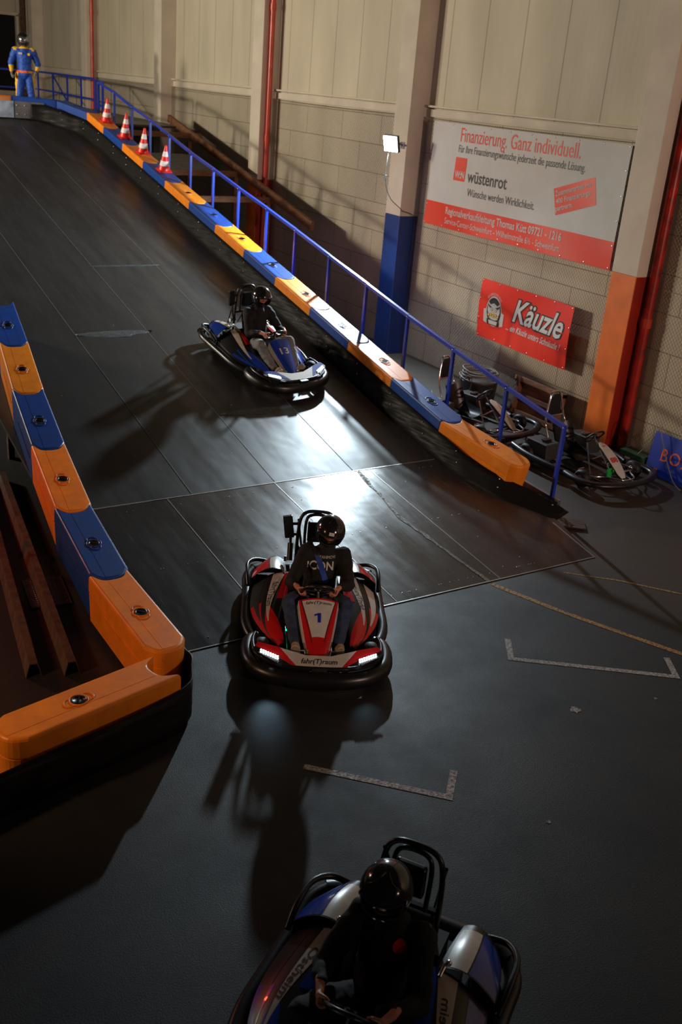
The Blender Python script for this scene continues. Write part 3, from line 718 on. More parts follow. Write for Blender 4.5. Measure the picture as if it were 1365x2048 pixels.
# ------------------------------------------------------------------ banners
def banner(name, lab, cat, y0, y1, z0, z1, xf, bands, texts, extra=None, nb=(9, 6)):
    """y0 = left end (larger Y), y1 = right end; (s,t) coordinates in metres from the left, top"""
    Wd = y0 - y1; Ht = z1 - z0
    o_ = Vector((xf(.5, .5), (y0 + y1) / 2, z0))
    e = empty(name, lab, cat, o_)
    def P(s_, t_, d=0.): return Vector((xf(s_ / Wd, t_ / Ht) - d, y0 - s_, z1 - t_)) - o_
    mb = MB()
    for t0, t1, m in bands:
        for d, sg in ((0., 1), (-.004, -1)):
            mb.grid(lambda u, v: P(u * Wd, t0 + (t1 - t0) * v, d), 60, max(3, int((t1 - t0) * 12)), m)
    mb.build('sheet', e)
    for bd, (s_, t_), size, width, m, kw in texts:
        rot = kw.pop('rot', 0.); dd = kw.pop('d', .004); mb = MB(); c, si = math.cos(rot), math.sin(rot)
        put_text(mb, bd, lambda x, y: P(s_ + x * c - y * si, t_ - x * si - y * c, dd), m, size, width, **kw)
        mb.build('lettering', e)
    mb = MB()
    for i in range(nb[0]):
        for t_ in (.03, Ht - .03): mb.ell(P(.04 + (Wd - .08) * i / (nb[0] - 1), t_, .004), (.006, .014, .014), M_BOLT, 8, 4)
    for i in range(1, nb[1] - 1):
        for s_ in (.03, Wd - .03): mb.ell(P(s_, Ht * i / (nb[1] - 1), .004), (.006, .014, .014), M_BOLT, 8, 4)
    mb.build('eyelet', e)
    if extra: extra(e, P)
    return e
def wav(s_, t_): return 11.93 + .012 * math.sin(s_ * 9 + t_ * 3) + .01 * math.sin(s_ * 17 - t_ * 7) * t_
M_TRED = mat('text_red', (.78, .045, .02), .45); M_TGREY = mat('text_grey', (.045, .04, .04), .5)
def ex1(e, P):
    mb = MB()
    def quad(c, w_, h_, rot, m, d):
        cs, sn = math.cos(rot), math.sin(rot)
        mb.grid(lambda u, v: P(c[0] + (u - .5) * w_ * cs + (v - .5) * h_ * sn, c[1] - (u - .5) * w_ * sn + (v - .5) * h_ * cs, d), 10, 6, m)
    quad((.93, .76), .335, .40, 0, M_BRED, .003); mb.build('logo_square', e)
    mb = MB(); cs = .0
    quad((3.90, .86), .92, .42, math.radians(17.5), M_BRED, .003); mb.build('slanted_panel', e)
    mb = MB(); put_text(mb, 'W:N', lambda x, y: P(.94 + x, .86 - y, .006), M_WHITE, .17, .27, offset=.03); mb.build('lettering', e)
banner('banner', 'large white and red advertising banner hung on the fence between two columns', 'banner', 16.0, 11.08, 2.68, 4.51, wav,
       [(0, 1.40, M_WHITE), (1.40, 1.83, M_BRED)],
       [('Finanzierung. Ganz individuell.', (2.35, .19), .34, 3.05, M_TRED, {}),
        ('Für Ihre Finanzierungswünsche jederzeit die passende Lösung.', (2.42, .42), .18, 3.22, M_TGREY, {}),
        ('wüstenrot', (1.72, .86), .30, 1.10, M_TGREY, dict(offset=.012)),
        ('Wünsche werden Wirklichkeit.', (2.12, 1.13), .19, 1.78, M_TGREY, {}),
        ('Regionalverkaufsleitung Thomas Kütt 09721 - 1216', (2.20, 1.52), .185, 3.10, M_WHITE, dict(offset=.012)),
        ('Service-Center-Schweinfurt - Wilhelmstraße 6½ - Schweinfurt', (2.20, 1.70), .155, 3.10, M_WHITE, {}),
        ('Zusammenarbeit mit', (3.84, .755), .115, .80, M_WHITE, dict(rot=math.radians(17.5), d=.007, offset=.012)),
        ('400 Finanzierungs-', (3.88, .87), .115, .80, M_WHITE, dict(rot=math.radians(17.5), d=.007, offset=.012)),
        ('partnern.', (3.70, 1.045), .115, .40, M_WHITE, dict(rot=math.radians(17.5), d=.007, offset=.012))], ex1, (10, 6))
def ex2(e, P):
    C = (.42, .52)
    def ring(r0, r1, m, d, a0=0, a1=2 * PI, ky=1.32):
        mb.grid(lambda u, v: P(C[0] + (r0 + (r1 - r0) * v) * math.cos(a0 + (a1 - a0) * u), C[1] - ky * (r0 + (r1 - r0) * v) * math.sin(a0 + (a1 - a0) * u), d), 36, 1, m)
    def poly(pts, m, d):
        mb.add([P(C[0] + x, C[1] - y, d) for x, y in pts], [tuple(range(len(pts)))], m)
    mb = MB(); ring(.0, .205, M_SILVER, .003); ring(.0, .185, M_BLACK, .005); ring(0, .16, M_DGREY, .006)
    poly([(-.15, .16), (-.09, .11), (0, .15), (.09, .11), (.15, .16), (.16, .0), (.11, -.13), (0, -.17), (-.11, -.13), (-.16, 0)], M_SILVER, .008)   # horned bird head
    poly([(-.17, .12), (-.05, .07), (-.02, .03), (-.12, .06)], M_BLACK, .0095); poly([(.17, .12), (.05, .07), (.02, .03), (.12, .06)], M_BLACK, .0095)
    for s_ in (-1, 1):
        for r, m, d in ((.035, M_BLACK, .010), (.028, M_WHITE, .0115), (.011, M_BLACK, .013)):
            mb.add([P(C[0] + s_ * .055 + r * math.cos(k * PI / 8), C[1] - .035 - r * math.sin(k * PI / 8), d) for k in range(16)], [tuple(range(16))], m)
    poly([(-.018, .01), (.018, .01), (.0, -.05)], M_GOLD, .0125)
    for k in range(5):
        x = -.12 + k * .06
        for r, m, d in ((.034, M_BLACK, .0135), (.026, M_GOLD, .015)): mb.add([P(C[0] + x + r * math.cos(q * PI / 8), C[1] + .075 - .7 * r * math.sin(q * PI / 8) - .015 * (k % 2), d) for q in range(16)], [tuple(range(16))], m)
    poly([(-.16, -.15), (.16, -.15), (.14, -.25), (-.14, -.25)], M_BLACK, .012); poly([(-.12, -.165), (.12, -.165), (.10, -.235), (-.10, -.235)], M_SILVER, .0135)
    for s_ in (-1, 1): poly([(s_ * .20, .02), (s_ * .27, .0), (s_ * .26, -.22), (s_ * .17, -.24), (s_ * .17, -.1)][::s_], M_SILVER, .004)
    mb.build('emblem', e)
    mb = MB()
    def arc(x, y):
        a = PI / 2 - x / .25; r = .25 + y; return P(C[0] + r * math.cos(a), C[1] - 1.22 * r * math.sin(a), .004)
    put_text(mb, 'BAYERISCHES BIER', arc, M_SILVER, .05, .40); mb.build('lettering', e)
def wav2(s_, t_): return 11.94 - .10 * s_ ** 2 - .02 * math.sin(s_ * 6 + t_ * 4)
banner('banner', 'red banner with bird emblem and white script below the large banner', 'banner', 14.05, 11.60, .96, 2.0, wav2,
       [(0, 1.04, M_RED)],
       [('Käuzle', (1.57, .40), .56, 1.42, M_BLACK, dict(shear=.35, offset=.055)),
        ('Käuzle', (1.57, .40), .56, 1.36, M_WHITE, dict(shear=.35, offset=.018, d=.009)),
        ('... ein Käuzle unters Schnäuzle !', (1.52, .71), .155, 1.50, M_WHITE, dict(shear=.35, offset=.01))], ex2, (6, 4))
# BOX board
e = empty('sign_board', 'blue board with orange letters leaning on the fence at the right edge', 'sign', (11.62, 8.9, .02), 0)
e.rotation_euler = (0, math.radians(-8), 0)
e.rotation_euler = (0, math.radians(8), 0)
mb = MB(); mb.box((0, 0, .32), (.03, .98, .64), M_RAIL); bevel(mb.build('board', e), .006)
mb = MB(); put_text(mb, 'BOX', lambda x, y: Vector((-.018, -x + .0, .33 + y)), M_LETO, .27, .56, offset=.0, space=1.15); mb.build('lettering', e)
mb = MB()
for k, (a, b) in enumerate((((.33), .06),)): mb.box((-.018, .30, .10), (.003, .07, .02), M_LETO)
mb.build('paint_mark', e)
mb = MB(); mb.tube(smooth_path([(11.6, 9.75, .02), (11.66, 9.5, .35), (11.7, 9.32, .72), (11.6, 9.22, .70), (11.57, 9.05, .42), (11.54, 8.8, .1), (11.5, 8.6, .02)], 8), .008, M_CABLE, 6)
o = mb.build('cable'); rebase(o, (11.6, 9.75, .0)); tag(o, 'thin cable slung over the blue board', 'cable')

# ------------------------------------------------------------------ traffic cones
def cone():
    mb = MB(); H_ = .50
    hw = .135
    pts = []
    for cx_, cy_, a0 in ((hw - .03, hw - .03, 0), (-hw + .03, hw - .03, PI / 2), (-hw + .03, -hw + .03, PI), (hw - .03, -hw + .03, 1.5 * PI)):
        for k in range(4): pts.append((cx_ + .03 * math.cos(a0 + k * PI / 6), cy_ + .03 * math.sin(a0 + k * PI / 6)))
    mb.prism(pts, 0, .022, M_CONER)
    e = mb
    b = MB(); r = lambda z: .115 - (z - .02) * .2
    prof = [(.122, .02), (.115, .03), (r(.10), .10), (r(.20), .20), (r(.28), .28), (r(.38), .38), (.030, .485), (.024, .50), (.014, .502)]
    b.lathe([(.122, .02), (.112, .035), (r(.11), .11), (r(.205), .205), (r(.29), .29), (r(.385), .385), (.024, .49), (.018, .50)], [M_CONER, M_CONER, M_CONEW, M_CONER, M_CONEW, M_CONER, M_CONER], n=28)
    return mb, b
cb, cc = cone(); o1 = cb.build('base'); o2 = cc.build('cone_body'); CONE = (o1.data, o2.data); bpy.data.objects.remove(o1); bpy.data.objects.remove(o2)
for i, (y, lab) in enumerate(((20.89, 'lowest red and white striped cone on the right barrier'), (22.09, 'second red and white striped cone from the bottom'), (23.2, 'third red and white striped cone, second from the top'), (24.42, 'topmost red and white striped cone on the barrier'))):
    z = ramp_z(y) + HB + .006
    e = empty('traffic_cone', lab, 'traffic cone', (8.62, y, z), .2 * i, 'traffic cones on the right barrier'); e.rotation_euler = (math.atan(.2066), 0, .0)
    e.scale = (1.05, 1.05, 1.06)
    for n_, me in zip(('base', 'cone_body'), CONE): o = bpy.data.objects.new(n_, me); COL.objects.link(o); o.parent = e

# ------------------------------------------------------------------ karts
def frame(pos, heading, slope=0.):
    """kart frame: +y forward, +x the driver's right, z up off the deck"""
    h = Vector((heading[0], heading[1], 0)).normalized()
    nrm = Vector((0, -slope, 1)).normalized(); y = (h - nrm * h.dot(nrm)).normalized(); x = y.cross(nrm); z = nrm
    M = Matrix((x, y, z)).transposed().to_4x4(); M.translation = Vector(pos); return M

def wheel(name, e, c, r, wd):
    mb = MB(); R = Matrix.Rotation(PI / 2, 3, 'Y')
    h = wd / 2
    mb.lathe([(.055, -h + .01), (r - .03, -h), (r - .008, -h + .02), (r, -h + .045), (r, h - .045), (r - .008, h - .02), (r - .03, h), (.055, h - .01)], M_RUBBER, c, 28, rot=R)
    o = mb.build(name, e)
    mb = MB(); mb.lathe([(.052, -h + .006), (.06, -h + .012), (.06, h - .012), (.052, h - .006), (.02, h - .02)], M_STEEL, c, 18, rot=R)
    for k in range(5): a = 2 * PI * k / 5; mb.ell(Vector(c) + Vector((h - .004, .035 * math.cos(a), .035 * math.sin(a))), (.006, .008, .008), M_BOLT, 6, 4); mb.ell(Vector(c) + Vector((-h + .004, .035 * math.cos(a), .035 * math.sin(a))), (.006, .008, .008), M_BOLT, 6, 4)
    mb.build('wheel_hub', o); return o

SW_C = Vector((0, .12, .57)); SW_N = Vector((0, -.72, .69)).normalized(); SW_U = Vector((0, .69, .72)).normalized(); SW_R = .15
def steering(e, turn=0.):
    mb = MB()
    def p(a, r=SW_R, dn=0.): return SW_C + Vector((1, 0, 0)) * r * math.cos(a) + SW_U * r * math.sin(a) * (1. if math.sin(a) > 0 else .85) + SW_N * dn
    mb.tube([p(2 * PI * k / 36) for k in range(36)], .014, M_BLACKPL, 10, closed=True)
    for a in (0, PI, 1.5 * PI): mb.bar(p(a + turn, SW_R, 0), p(a + turn, .03, -.01), .03, .008, M_STEEL, up=tuple(SW_N))
    mb.lathe([(.045, -.02), (.045, .015), (.03, .022)], M_BLACKPL, SW_C, 16, rot=SW_N.to_track_quat('Z', 'Y').to_matrix())
    mb.tube([SW_C - SW_N * .01, SW_C - SW_N * .45], .012, M_STEEL, 8)
    return mb.build('steering_wheel', e)

def pod_S(side):
    def S_(u, v, d=0.):
        y = -.50 + 1.02 * u
        xi = .27 + .05 * u; xo = .67 - .30 * max(0, (u - .25) / .75) ** 2.2 - .03 * (1 - u) ** 4
        zi = .43 - .22 * u ** 1.4; zo = .26 - .07 * u
        x = xi + (xo - xi) * v; z = zi + (zo - zi) * v ** 1.15 + .045 * math.sin(PI * min(1, v)) * (1 - .5 * u)
        return Vector((side * x, y, z + d))
    return S_
def fend_S(side):
    def S_(u, v, d=0.):
        y = -.98 + .47 * u; xi = .30 + .02 * (1 - u); xo = .66 - .10 * (1 - u) ** 2
        x = xi + (xo - xi) * v; z = .33 + .10 * u ** 1.2 - .10 * v ** 2 + .05 * math.sin(PI * v) + .03 * math.sin(PI * u)
        return Vector((side * x, y, z + d))
    return S_
def decal(mb, S_, u0, u1, va, vb, m, d=.002, nu=24):
    def fn(a, b):
        u = u0 + (u1 - u0) * a; return S_(u, va(u) + (vb(u) - va(u)) * b, d)
    mb.grid(fn, nu, 5, m)
lin = lambda u0, a, u1, b: (lambda u: a + (b - a) * (u - u0) / (u1 - u0))

def race_kart(name, lab, M, main, second, white, number, num_mat, txt, wheel_turn=0., led=30, hoop_box=True, wx=.96, plate=None, inner=None):
    plate = plate or white
    e = empty(name, lab, 'kart'); e.matrix_world = M @ Matrix.Diagonal((wx, 1, 1, 1))
    # chassis
    mb = MB()
    mb.box((0, .05, .045), (.60, 1.35, .018), M_BLACKPL)
    for sx in (-1, 1):
        mb.tube(smooth_path([(sx * .30, -.85, .09), (sx * .30, -.3, .07), (sx * .28, .3, .07), (sx * .25, .7, .07), (sx * .12, .84, .08)], 5), .016, M_STEEL, 8)
        mb.tube([(sx * .28, .45, .07), (sx * .48, .50, .11)], .018, M_STEEL, 8)
        mb.tube(smooth_path([(sx * .30, -.45, .08), (sx * .60, -.42, .12), (sx * .62, .2, .12), (sx * .30, .28, .08)], 5), .013, M_STEEL, 8)
        mb.box((sx * .33, .30, .12), (.05, .5, .10), M_BLACKPL)
    mb.tube([(-.62, -.66, .14), (.62, -.66, .14)], .02, M_STEEL, 10)
    mb.box((0, -.80, .2), (.5, .2, .22), M_DGREY); mb.box((.34, -.55, .2), (.16, .3, .24), M_DGREY); mb.box((-.34, -.55, .19), (.14, .34, .2), M_BLACKPL)
    mb.build('chassis', e)
    for c, r, wd in (((-.53, .52, .13), .13, .13), ((.53, .52, .13), .13, .13), ((-.55, -.66, .142), .142, .20), ((.55, -.66, .142), .142, .20)): wheel('wheel', e, c, r, wd)
    # rubber bumper all round: front horseshoe, side rails, rear
    mb = MB()
    fr = smooth_path([(-.58, .32, .13), (-.65, .40, .14), (-.665, .58, .14), (-.62, .77, .14), (-.48, .90, .14), (-.27, .975, .14), (0, .99, .14), (.27, .975, .14), (.48, .90, .14), (.62, .77, .14), (.665, .58, .14), (.65, .40, .14), (.58, .32, .13)], 5)
    mb.tube(fr, .074, M_BLACKPL, 14, flat=1.1, up=(0, 0, 1)); b = mb.build('front_bumper', e)
    mb = MB(); mb.tube([(p[0] * .93, p[1] * .955 if p[1] > .5 else p[1], .235) for p in fr[4:-4]], .022, M_BLACKPL, 8); mb.build('bumper_lip', b)
    for sx in (-1, 1):
        mb = MB(); mb.tube(smooth_path([(sx * .60, .34, .13), (sx * .66, .20, .13), (sx * .70, 0, .14), (sx * .70, -.3, .15), (sx * .70, -.62, .16), (sx * .70, -.85, .18), (sx * .62, -1.0, .19)], 5), .055, M_BLACKPL, 12, flat=.9, up=(0, 0, 1)); mb.build('side_bumper', e)
    mb = MB(); mb.tube(smooth_path([(-.64, -.98, .19), (-.50, -1.04, .19), (0, -1.05, .19), (.50, -1.04, .19), (.64, -.98, .19)], 5), .075, M_BLACKPL, 12, flat=.7, up=(0, 0, 1))
    for sx in (-1, 1): mb.tube(smooth_path([(sx * .40, -1.02, .25), (sx * .60, -1.0, .30), (sx * .70, -.86, .33), (sx * .705, -.66, .32), (sx * .69, -.50, .26)], 5), .022, M_BLACKPL, 8)
    mb.build('rear_bumper', e)
    # side pods
    for sx in (-1, 1):
        S_ = pod_S(sx); mb = MB(); mb.grid(lambda u, v: S_(u, v), 30, 14, M_BLACKPL)
        mb.grid(lambda u, v: Vector((S_(u, 1).x + .0, S_(u, 1).y, S_(u, 1).z * (1 - v) + .10 * v)), 24, 3, M_BLACKPL)
        mb.grid(lambda u, v: Vector((S_(u, 0).x - 0 * sx, S_(u, 0).y, S_(u, 0).z * (1 - v) + .08 * v)), 24, 3, M_BLACKPL)
        mb.grid(lambda u, v: Vector((S_(0, u).x, S_(0, u).y, S_(0, u).z * (1 - v) + .12 * v)), 10, 3, M_BLACKPL)
        mb.grid(lambda u, v: Vector((S_(1, u).x, S_(1, u).y, S_(1, u).z * (1 - v) + .08 * v)), 10, 3, M_BLACKPL)
        decal(mb, S_, .02, .70, lin(.02, .10, .70, .62), lin(.02, .44, .70, .66), white, .0025)
        decal(mb, S_, .0, .42, lin(0, .0, .42, .0), lin(0, .085, .42, .30), inner or main, .002)
        decal(mb, S_, .50, 1., lambda u: .50 - .50 * (u - .5) / .5 + .0, lin(.5, .58, 1, 1.0), main, .0022)
        decal(mb, S_, .42, .99, lin(.42, .70, 1, .98), lin(.42, 1.0, 1, 1.0), main, .0022)
        decal(mb, S_, .05, .66, lin(.05, .66, .66, .84), lin(.05, .97, .66, .88), second if sx < 0 else M_BLACKPL, .0024)
        po = mb.build('side_pod', e)
        mb = MB()
        def tfn(x, y_):                                          # lettering runs along the white strip
            u = .33 + sx * x * .85; return S_(u, lin(.02, .27, .70, .64)(u) - y_ * sx * 2.5, .0045)
        put_text(mb, txt, tfn, M_BLACK, .085, .40, shear=.25, offset=.01); mb.build('lettering', po)
        F = fend_S(sx); mb = MB(); mb.grid(lambda u, v: F(u, v), 16, 12, M_BLACKPL)
        mb.grid(lambda u, v: Vector((F(u, 1).x, F(u, 1).y, F(u, 1).z * (1 - v) + .2 * v)), 16, 3, M_BLACKPL); mb.grid(lambda u, v: Vector((F(0, u).x, F(0, u).y, F(0, u).z * (1 - v) + .2 * v)), 10, 3, M_BLACKPL)
        decal(mb, F, .12, .98, lin(.12, .55, .98, .50), lin(.12, .98, .98, .98), main, .002); decal(mb, F, .15, .98, lin(.15, .05, .98, .08), lin(.15, .52, .98, .47), white, .002)
        mb.build('rear_fender', e)
        mb = MB(); mb.tube([F(.99, .1) + Vector((0, 0, .02)), S_(.02, .16) + Vector((0, .05, .02))], .014, M_CHROME, 8); mb.ell(F(.98, .15) + Vector((0, 0, .03)), (.02, .02, .02), M_BOLT, 8, 6); mb.build('clamp', e)
    # centre fairing with number plate
    def N(u, v, d=0.):                                           # u down the nose, v across -1..1
        y = .24 + .60 * u; hw = .165 - .115 * min(1, u * 1.25) ** .9 if u > .12 else .165 - .115 * (.15) ** .9 * (u / .12)
        hw = .15 * (1 - u) ** .8 + .045
        z = .56 - .40 * u ** .92
        return Vector((hw * v, y + d * .55, z - .035 * v * v + d * .83))
    mb = MB(); mb.grid(lambda u, v: N(u, v * 2 - 1), 24, 12, main)
    for sv in (-1, 1): mb.grid(lambda u, v: N(u, sv) + Vector((sv * .012 * v, 0, -.09 * v * (1 - .5 * u))), 24, 3, white)
    mb.grid(lambda u, v: N(0, u * 2 - 1) + Vector((0, -.0, -.07 * v)), 10, 2, M_BLACKPL)
    mb.grid(lambda u, v: N(.02 + .52 * u, (v * 2 - 1) * (.84 - .36 * u), .003), 14, 8, plate)
    for sv in (-1, 1):
        mb.grid(lambda u, v: N(.0 + .62 * u, sv * (.88 - .36 * u + .035 * (v - .5)), .0035), 14, 1, M_BLACK)
    mb.ell(N(.9, 0, .004), (.012, .012, .006), M_BLACK, 10, 5)
    nf = mb.build('nose_fairing', e)
    def nfn(x, y_): h_ = (1 - .0); u = .27 - y_; return N(u, x / .12, .006)
    # lettering is read from in front: upright seen from the nose
    mb = MB(); nf_ = lambda x, y_: N(.27 - y_ * 1.15, -x / .12 * 1., .006)
    if number == '1':
        one = [(-.005, -.058), (.018, -.058), (.018, .058), (.002, .058), (-.028, .040), (-.028, .020), (-.005, .032)]
        mb.add([nf_(x, y_) for x, y_ in one], [(0, 1, 2, 3, 6), (3, 4, 5, 6)], num_mat)
    else: put_text(mb, number, nf_, num_mat, .17, .062 * len(number), offset=.012)
    mb.build('number', nf)
    mb = MB(); put_text(mb, txt, lambda x, y_: N(.06 - y_ * 1.1, -x / .15, .006), M_BLACK, .05, .2, shear=.2); mb.build('lettering', nf)
    # front wing panels
    def Wp(x, y_): return Vector((x, y_, .245 + (.95 - y_) * .22))
    def wing(pts, m, d=0., th=.012):
        mb_.prism(pts, d - th, d, m, lambda x, y_, z: Wp(x, y_) + Vector((0, 0, z)))
    mb_ = MB(); wing([(-.36, .72), (-.12, .80), (.12, .80), (.36, .72), (.20, .95), (-.20, .95)], white, .004)
    for sx in (-1, 1):
        f = (lambda pts: pts if sx > 0 else [(-a, b) for a, b in pts][::-1])
        wing(f([(.36, .72), (.58, .66), (.62, .74), (.52, .86), (.36, .94), (.20, .95)]), M_BLACKPL, 0)
        wing(f([(.34, .72), (.57, .655), (.60, .70), (.42, .80), (.24, .93), (.20, .94)]), main, .003)
        wing(f([(.36, .83), (.55, .74), (.57, .79), (.40, .90)]), M_DGREY, .007)
    mb_.bar((-.07, .985, .235), (.07, .985, .235), .05, .03, M_BLACKPL)
    wo = mb_.build('front_panel', e)
    mb = MB(); put_text(mb, txt, lambda x, y_: Wp(-x, .875 - y_) + Vector((0, 0, .006)), M_BLACK, .085, .34, shear=.25, offset=.01); mb.build('lettering', wo)
    for sx in (-1, 1):
        mb = MB()
        for r_ in range(2):
            for k in range(8):
                t = k / 7; c = Vector((sx * (.385 + .155 * t), .862 - .075 * t - r_ * .028, 0)); c.z = Wp(c.x, c.y).z + .010
                mb.ell(c, (.0085, .0085, .006), M_LED, 8, 4)
        mb.build('headlight', e)
        hl = light('headlight_beam', 'SPOT', (0, 0, 0), (0, 0, -1), 4.5 if sx > 0 else .9, (.50, .78, 1.0), .03, 46, 1.0)
        hl.matrix_world = e.matrix_world @ Matrix.Translation((sx * .46, .90, .30)) @ Matrix.Rotation(math.radians(58), 4, 'X')
    # seat, hoop, belt posts
    mb = MB()
    def seat(u, v):                                              # u from front lip to top, v across
        a = (v - .5) * 2
        if u < .5: t = u / .5; y = -.02 - .42 * t; z = .14 - .03 * math.sin(PI * t) + .0; wd = .19 + .02 * t
        else: t = (u - .5) / .5; y = -.44 - .17 * t; z = .12 + .50 * t; wd = .21 - .02 * t
        return Vector((a * wd, y + .05 * a * a * (u > .5), z + .16 * abs(a) ** 3 * (1 - abs(u - .5))))
    mb.grid(seat, 18, 12, M_BLACKPL); mb.grid(lambda u, v: seat(u, v) + Vector((0, -.012, -.018)), 18, 12, M_BLACKPL); mb.build('seat', e)
    mb = MB()
    mb.tube(smooth_path([(-.20, -.70, .10), (-.20, -.72, .60), (-.185, -.74, .88), (-.13, -.755, .98), (0, -.76, 1.00), (.13, -.755, .98), (.185, -.74, .88), (.20, -.72, .60), (.20, -.70, .10)], 6), .018, M_BLACKPL, 10)
    mb.tube(smooth_path([(-.12, -.70, .60), (-.12, -.73, .88), (-.07, -.745, .96), (.07, -.745, .96), (.12, -.73, .88), (.12, -.70, .60)], 6), .016, M_BLACKPL, 10)
    mb.bar((-.20, -.72, .60), (.20, -.72, .60), .03, .03, M_BLACKPL); mb.tube([(-.2, -.76, .9), (-.1, -1.0, .28)], .012, M_BLACKPL, 8); mb.tube([(.2, -.76, .9), (.1, -1.0, .28)], .012, M_BLACKPL, 8)
    mb.build('roll_hoop', e)
    mb = MB(); mb.box((0, -.70, .80), (.20, .06, .22), M_BLACKPL); bevel(mb.build('headrest', e), .02, 3)
    if hoop_box:
        mb = MB(); mb.box((.30, -.73, .83), (.10, .05, .24), M_BLACKPL, Matrix.Rotation(.15, 3, 'Y')); mb.bar((.2, -.75, .86), (.28, -.74, .86), .03, .03, M_BLACKPL); mb.bar((.2, -.75, .74), (.28, -.74, .74), .03, .03, M_BLACKPL)
        bevel(mb.build('control_box', e), .008)
        mb = MB(); mb.tube([(.27, -.62, .50), (.27, -.70, .66)], .03, M_BLACKPL, 10); mb.tube([(.30, -.66, .50), (.33, -.66, .50)], .028, M_STEEL, 10); mb.tube([(.27, -.70, .64), (.27, -.74, .76)], .014, M_RUBBER, 8); mb.build('filler_neck', e)
    steering(e, wheel_turn)
    for sx, m in ((-1, M_KRED), (1, M_LEDG)):
        mb = MB(); mb.tube([(sx * .10, .70, .10), (sx * .13, .66, .24), (sx * .24, .66, .24)], .010, M_STEEL, 8); mb.ell((sx * .10, .66, .24), (.012, .012, .012), M_GREENB if sx > 0 else M_KRED, 8, 5); mb.build('pedal', e)
    mb = MB(); mb.ell((.29, .20, .175), (.010, .010, .010), M_LEDG, 8, 5); mb.build('status_light', e)
    return e

# ------------------------------------------------------------------ people
def voxel(mb_, name, voxel_size, parent=None, smooth=6, disp=0., dscale=.12):
    """fuse overlapping volumes into one continuous skin"""
    me = bpy.data.meshes.new('tmp'); me.from_pydata(mb_.v, [], mb_.f); bm = bmesh.new(); bm.from_mesh(me); bmesh.ops.recalc_face_normals(bm, faces=bm.faces); bm.to_mesh(me); bm.free()
    o = bpy.data.objects.new('tmp', me); COL.objects.link(o)
    r = o.modifiers.new('r', 'REMESH'); r.mode = 'VOXEL'; r.voxel_size = voxel_size; r.use_smooth_shade = True
    s_ = o.modifiers.new('s', 'SMOOTH'); s_.iterations = smooth; s_.factor = .5
    dg = bpy.context.evaluated_depsgraph_get(); dg.update()
    nm = bpy.data.meshes.new_from_object(o.evaluated_get(dg)); COL.objects.unlink(o); bpy.data.objects.remove(o)
    if disp:
        nr = [v.normal.copy() for v in nm.vertices]
        for v, n_ in zip(nm.vertices, nr):
            q = v.co / dscale; k = noise.noise(Vector((q.x * 1.1, q.y, q.z * 1.6))) + .5 * noise.noise(q * 2.3)
            v.co += n_ * disp * k
    nm.name = name
    ob = bpy.data.objects.new(name, nm); COL.objects.link(ob)
    if parent: ob.parent = parent
    return ob
def limb(mb, pts, rad, n=14, sub=5):
    P = smooth_path(pts, sub); R_ = [float(np.interp(i / (len(P) - 1) * (len(rad) - 1), range(len(rad)), rad)) for i in range(len(P))]
    mb.tube(P, R_, M_SKIN, n)
    mb.ell(P[0], (R_[0],) * 3, M_SKIN, 12, 8); mb.ell(P[-1], (R_[-1],) * 3, M_SKIN, 12, 8)
def hand_on_rim(mb, ang, wrist):
    s_ = 1 if math.cos(ang) > 0 else -1
    c = SW_C + Vector((1, 0, 0)) * SW_R * math.cos(ang) + SW_U * SW_R * math.sin(ang)
    o = (Vector((1, 0, 0)) * math.cos(ang) + SW_U * math.sin(ang)).normalized(); n = SW_N
    t = n.cross(o) * s_; t = t if t.dot(SW_U) > 0 else -t
    palm = c + o * .038 + n * .022
    for k in range(4):
        off = t * (.030 - .020 * k); L = [.92, 1.0, .96, .8][k]
        pth = [palm + off * .8 + n * .006, c + off + o * .036 * L - n * .006, c + off + o * .018 - n * .030 * L, c + off - o * .012 * L - n * .026, c + off - o * .024 * L - n * .006]
        mb.tube(smooth_path(pth, 3), .0085, M_SKIN, 8); mb.ell(pth[-1], (.0083,) * 3, M_SKIN, 8, 6)
    th = [palm + t * .030 + n * .004, c + t * .050 + n * .026 + o * .006, c + t * .052 + n * .022 - o * .018, c + t * .046 + n * .014 - o * .034]
    mb.tube(smooth_path(th, 3), [.013, .0125, .012, .0115, .011, .0105, .010, .0098, .0095, .009], M_SKIN, 8)
    R = Matrix((o, t, n)).transposed()
    mb.ell(palm, (.020, .042, .026), M_SKIN, 12, 8, R)
    mb.tube([palm + n * .008, palm.lerp(wrist, .5), wrist], [.022, .026, .028], M_SKIN, 10)
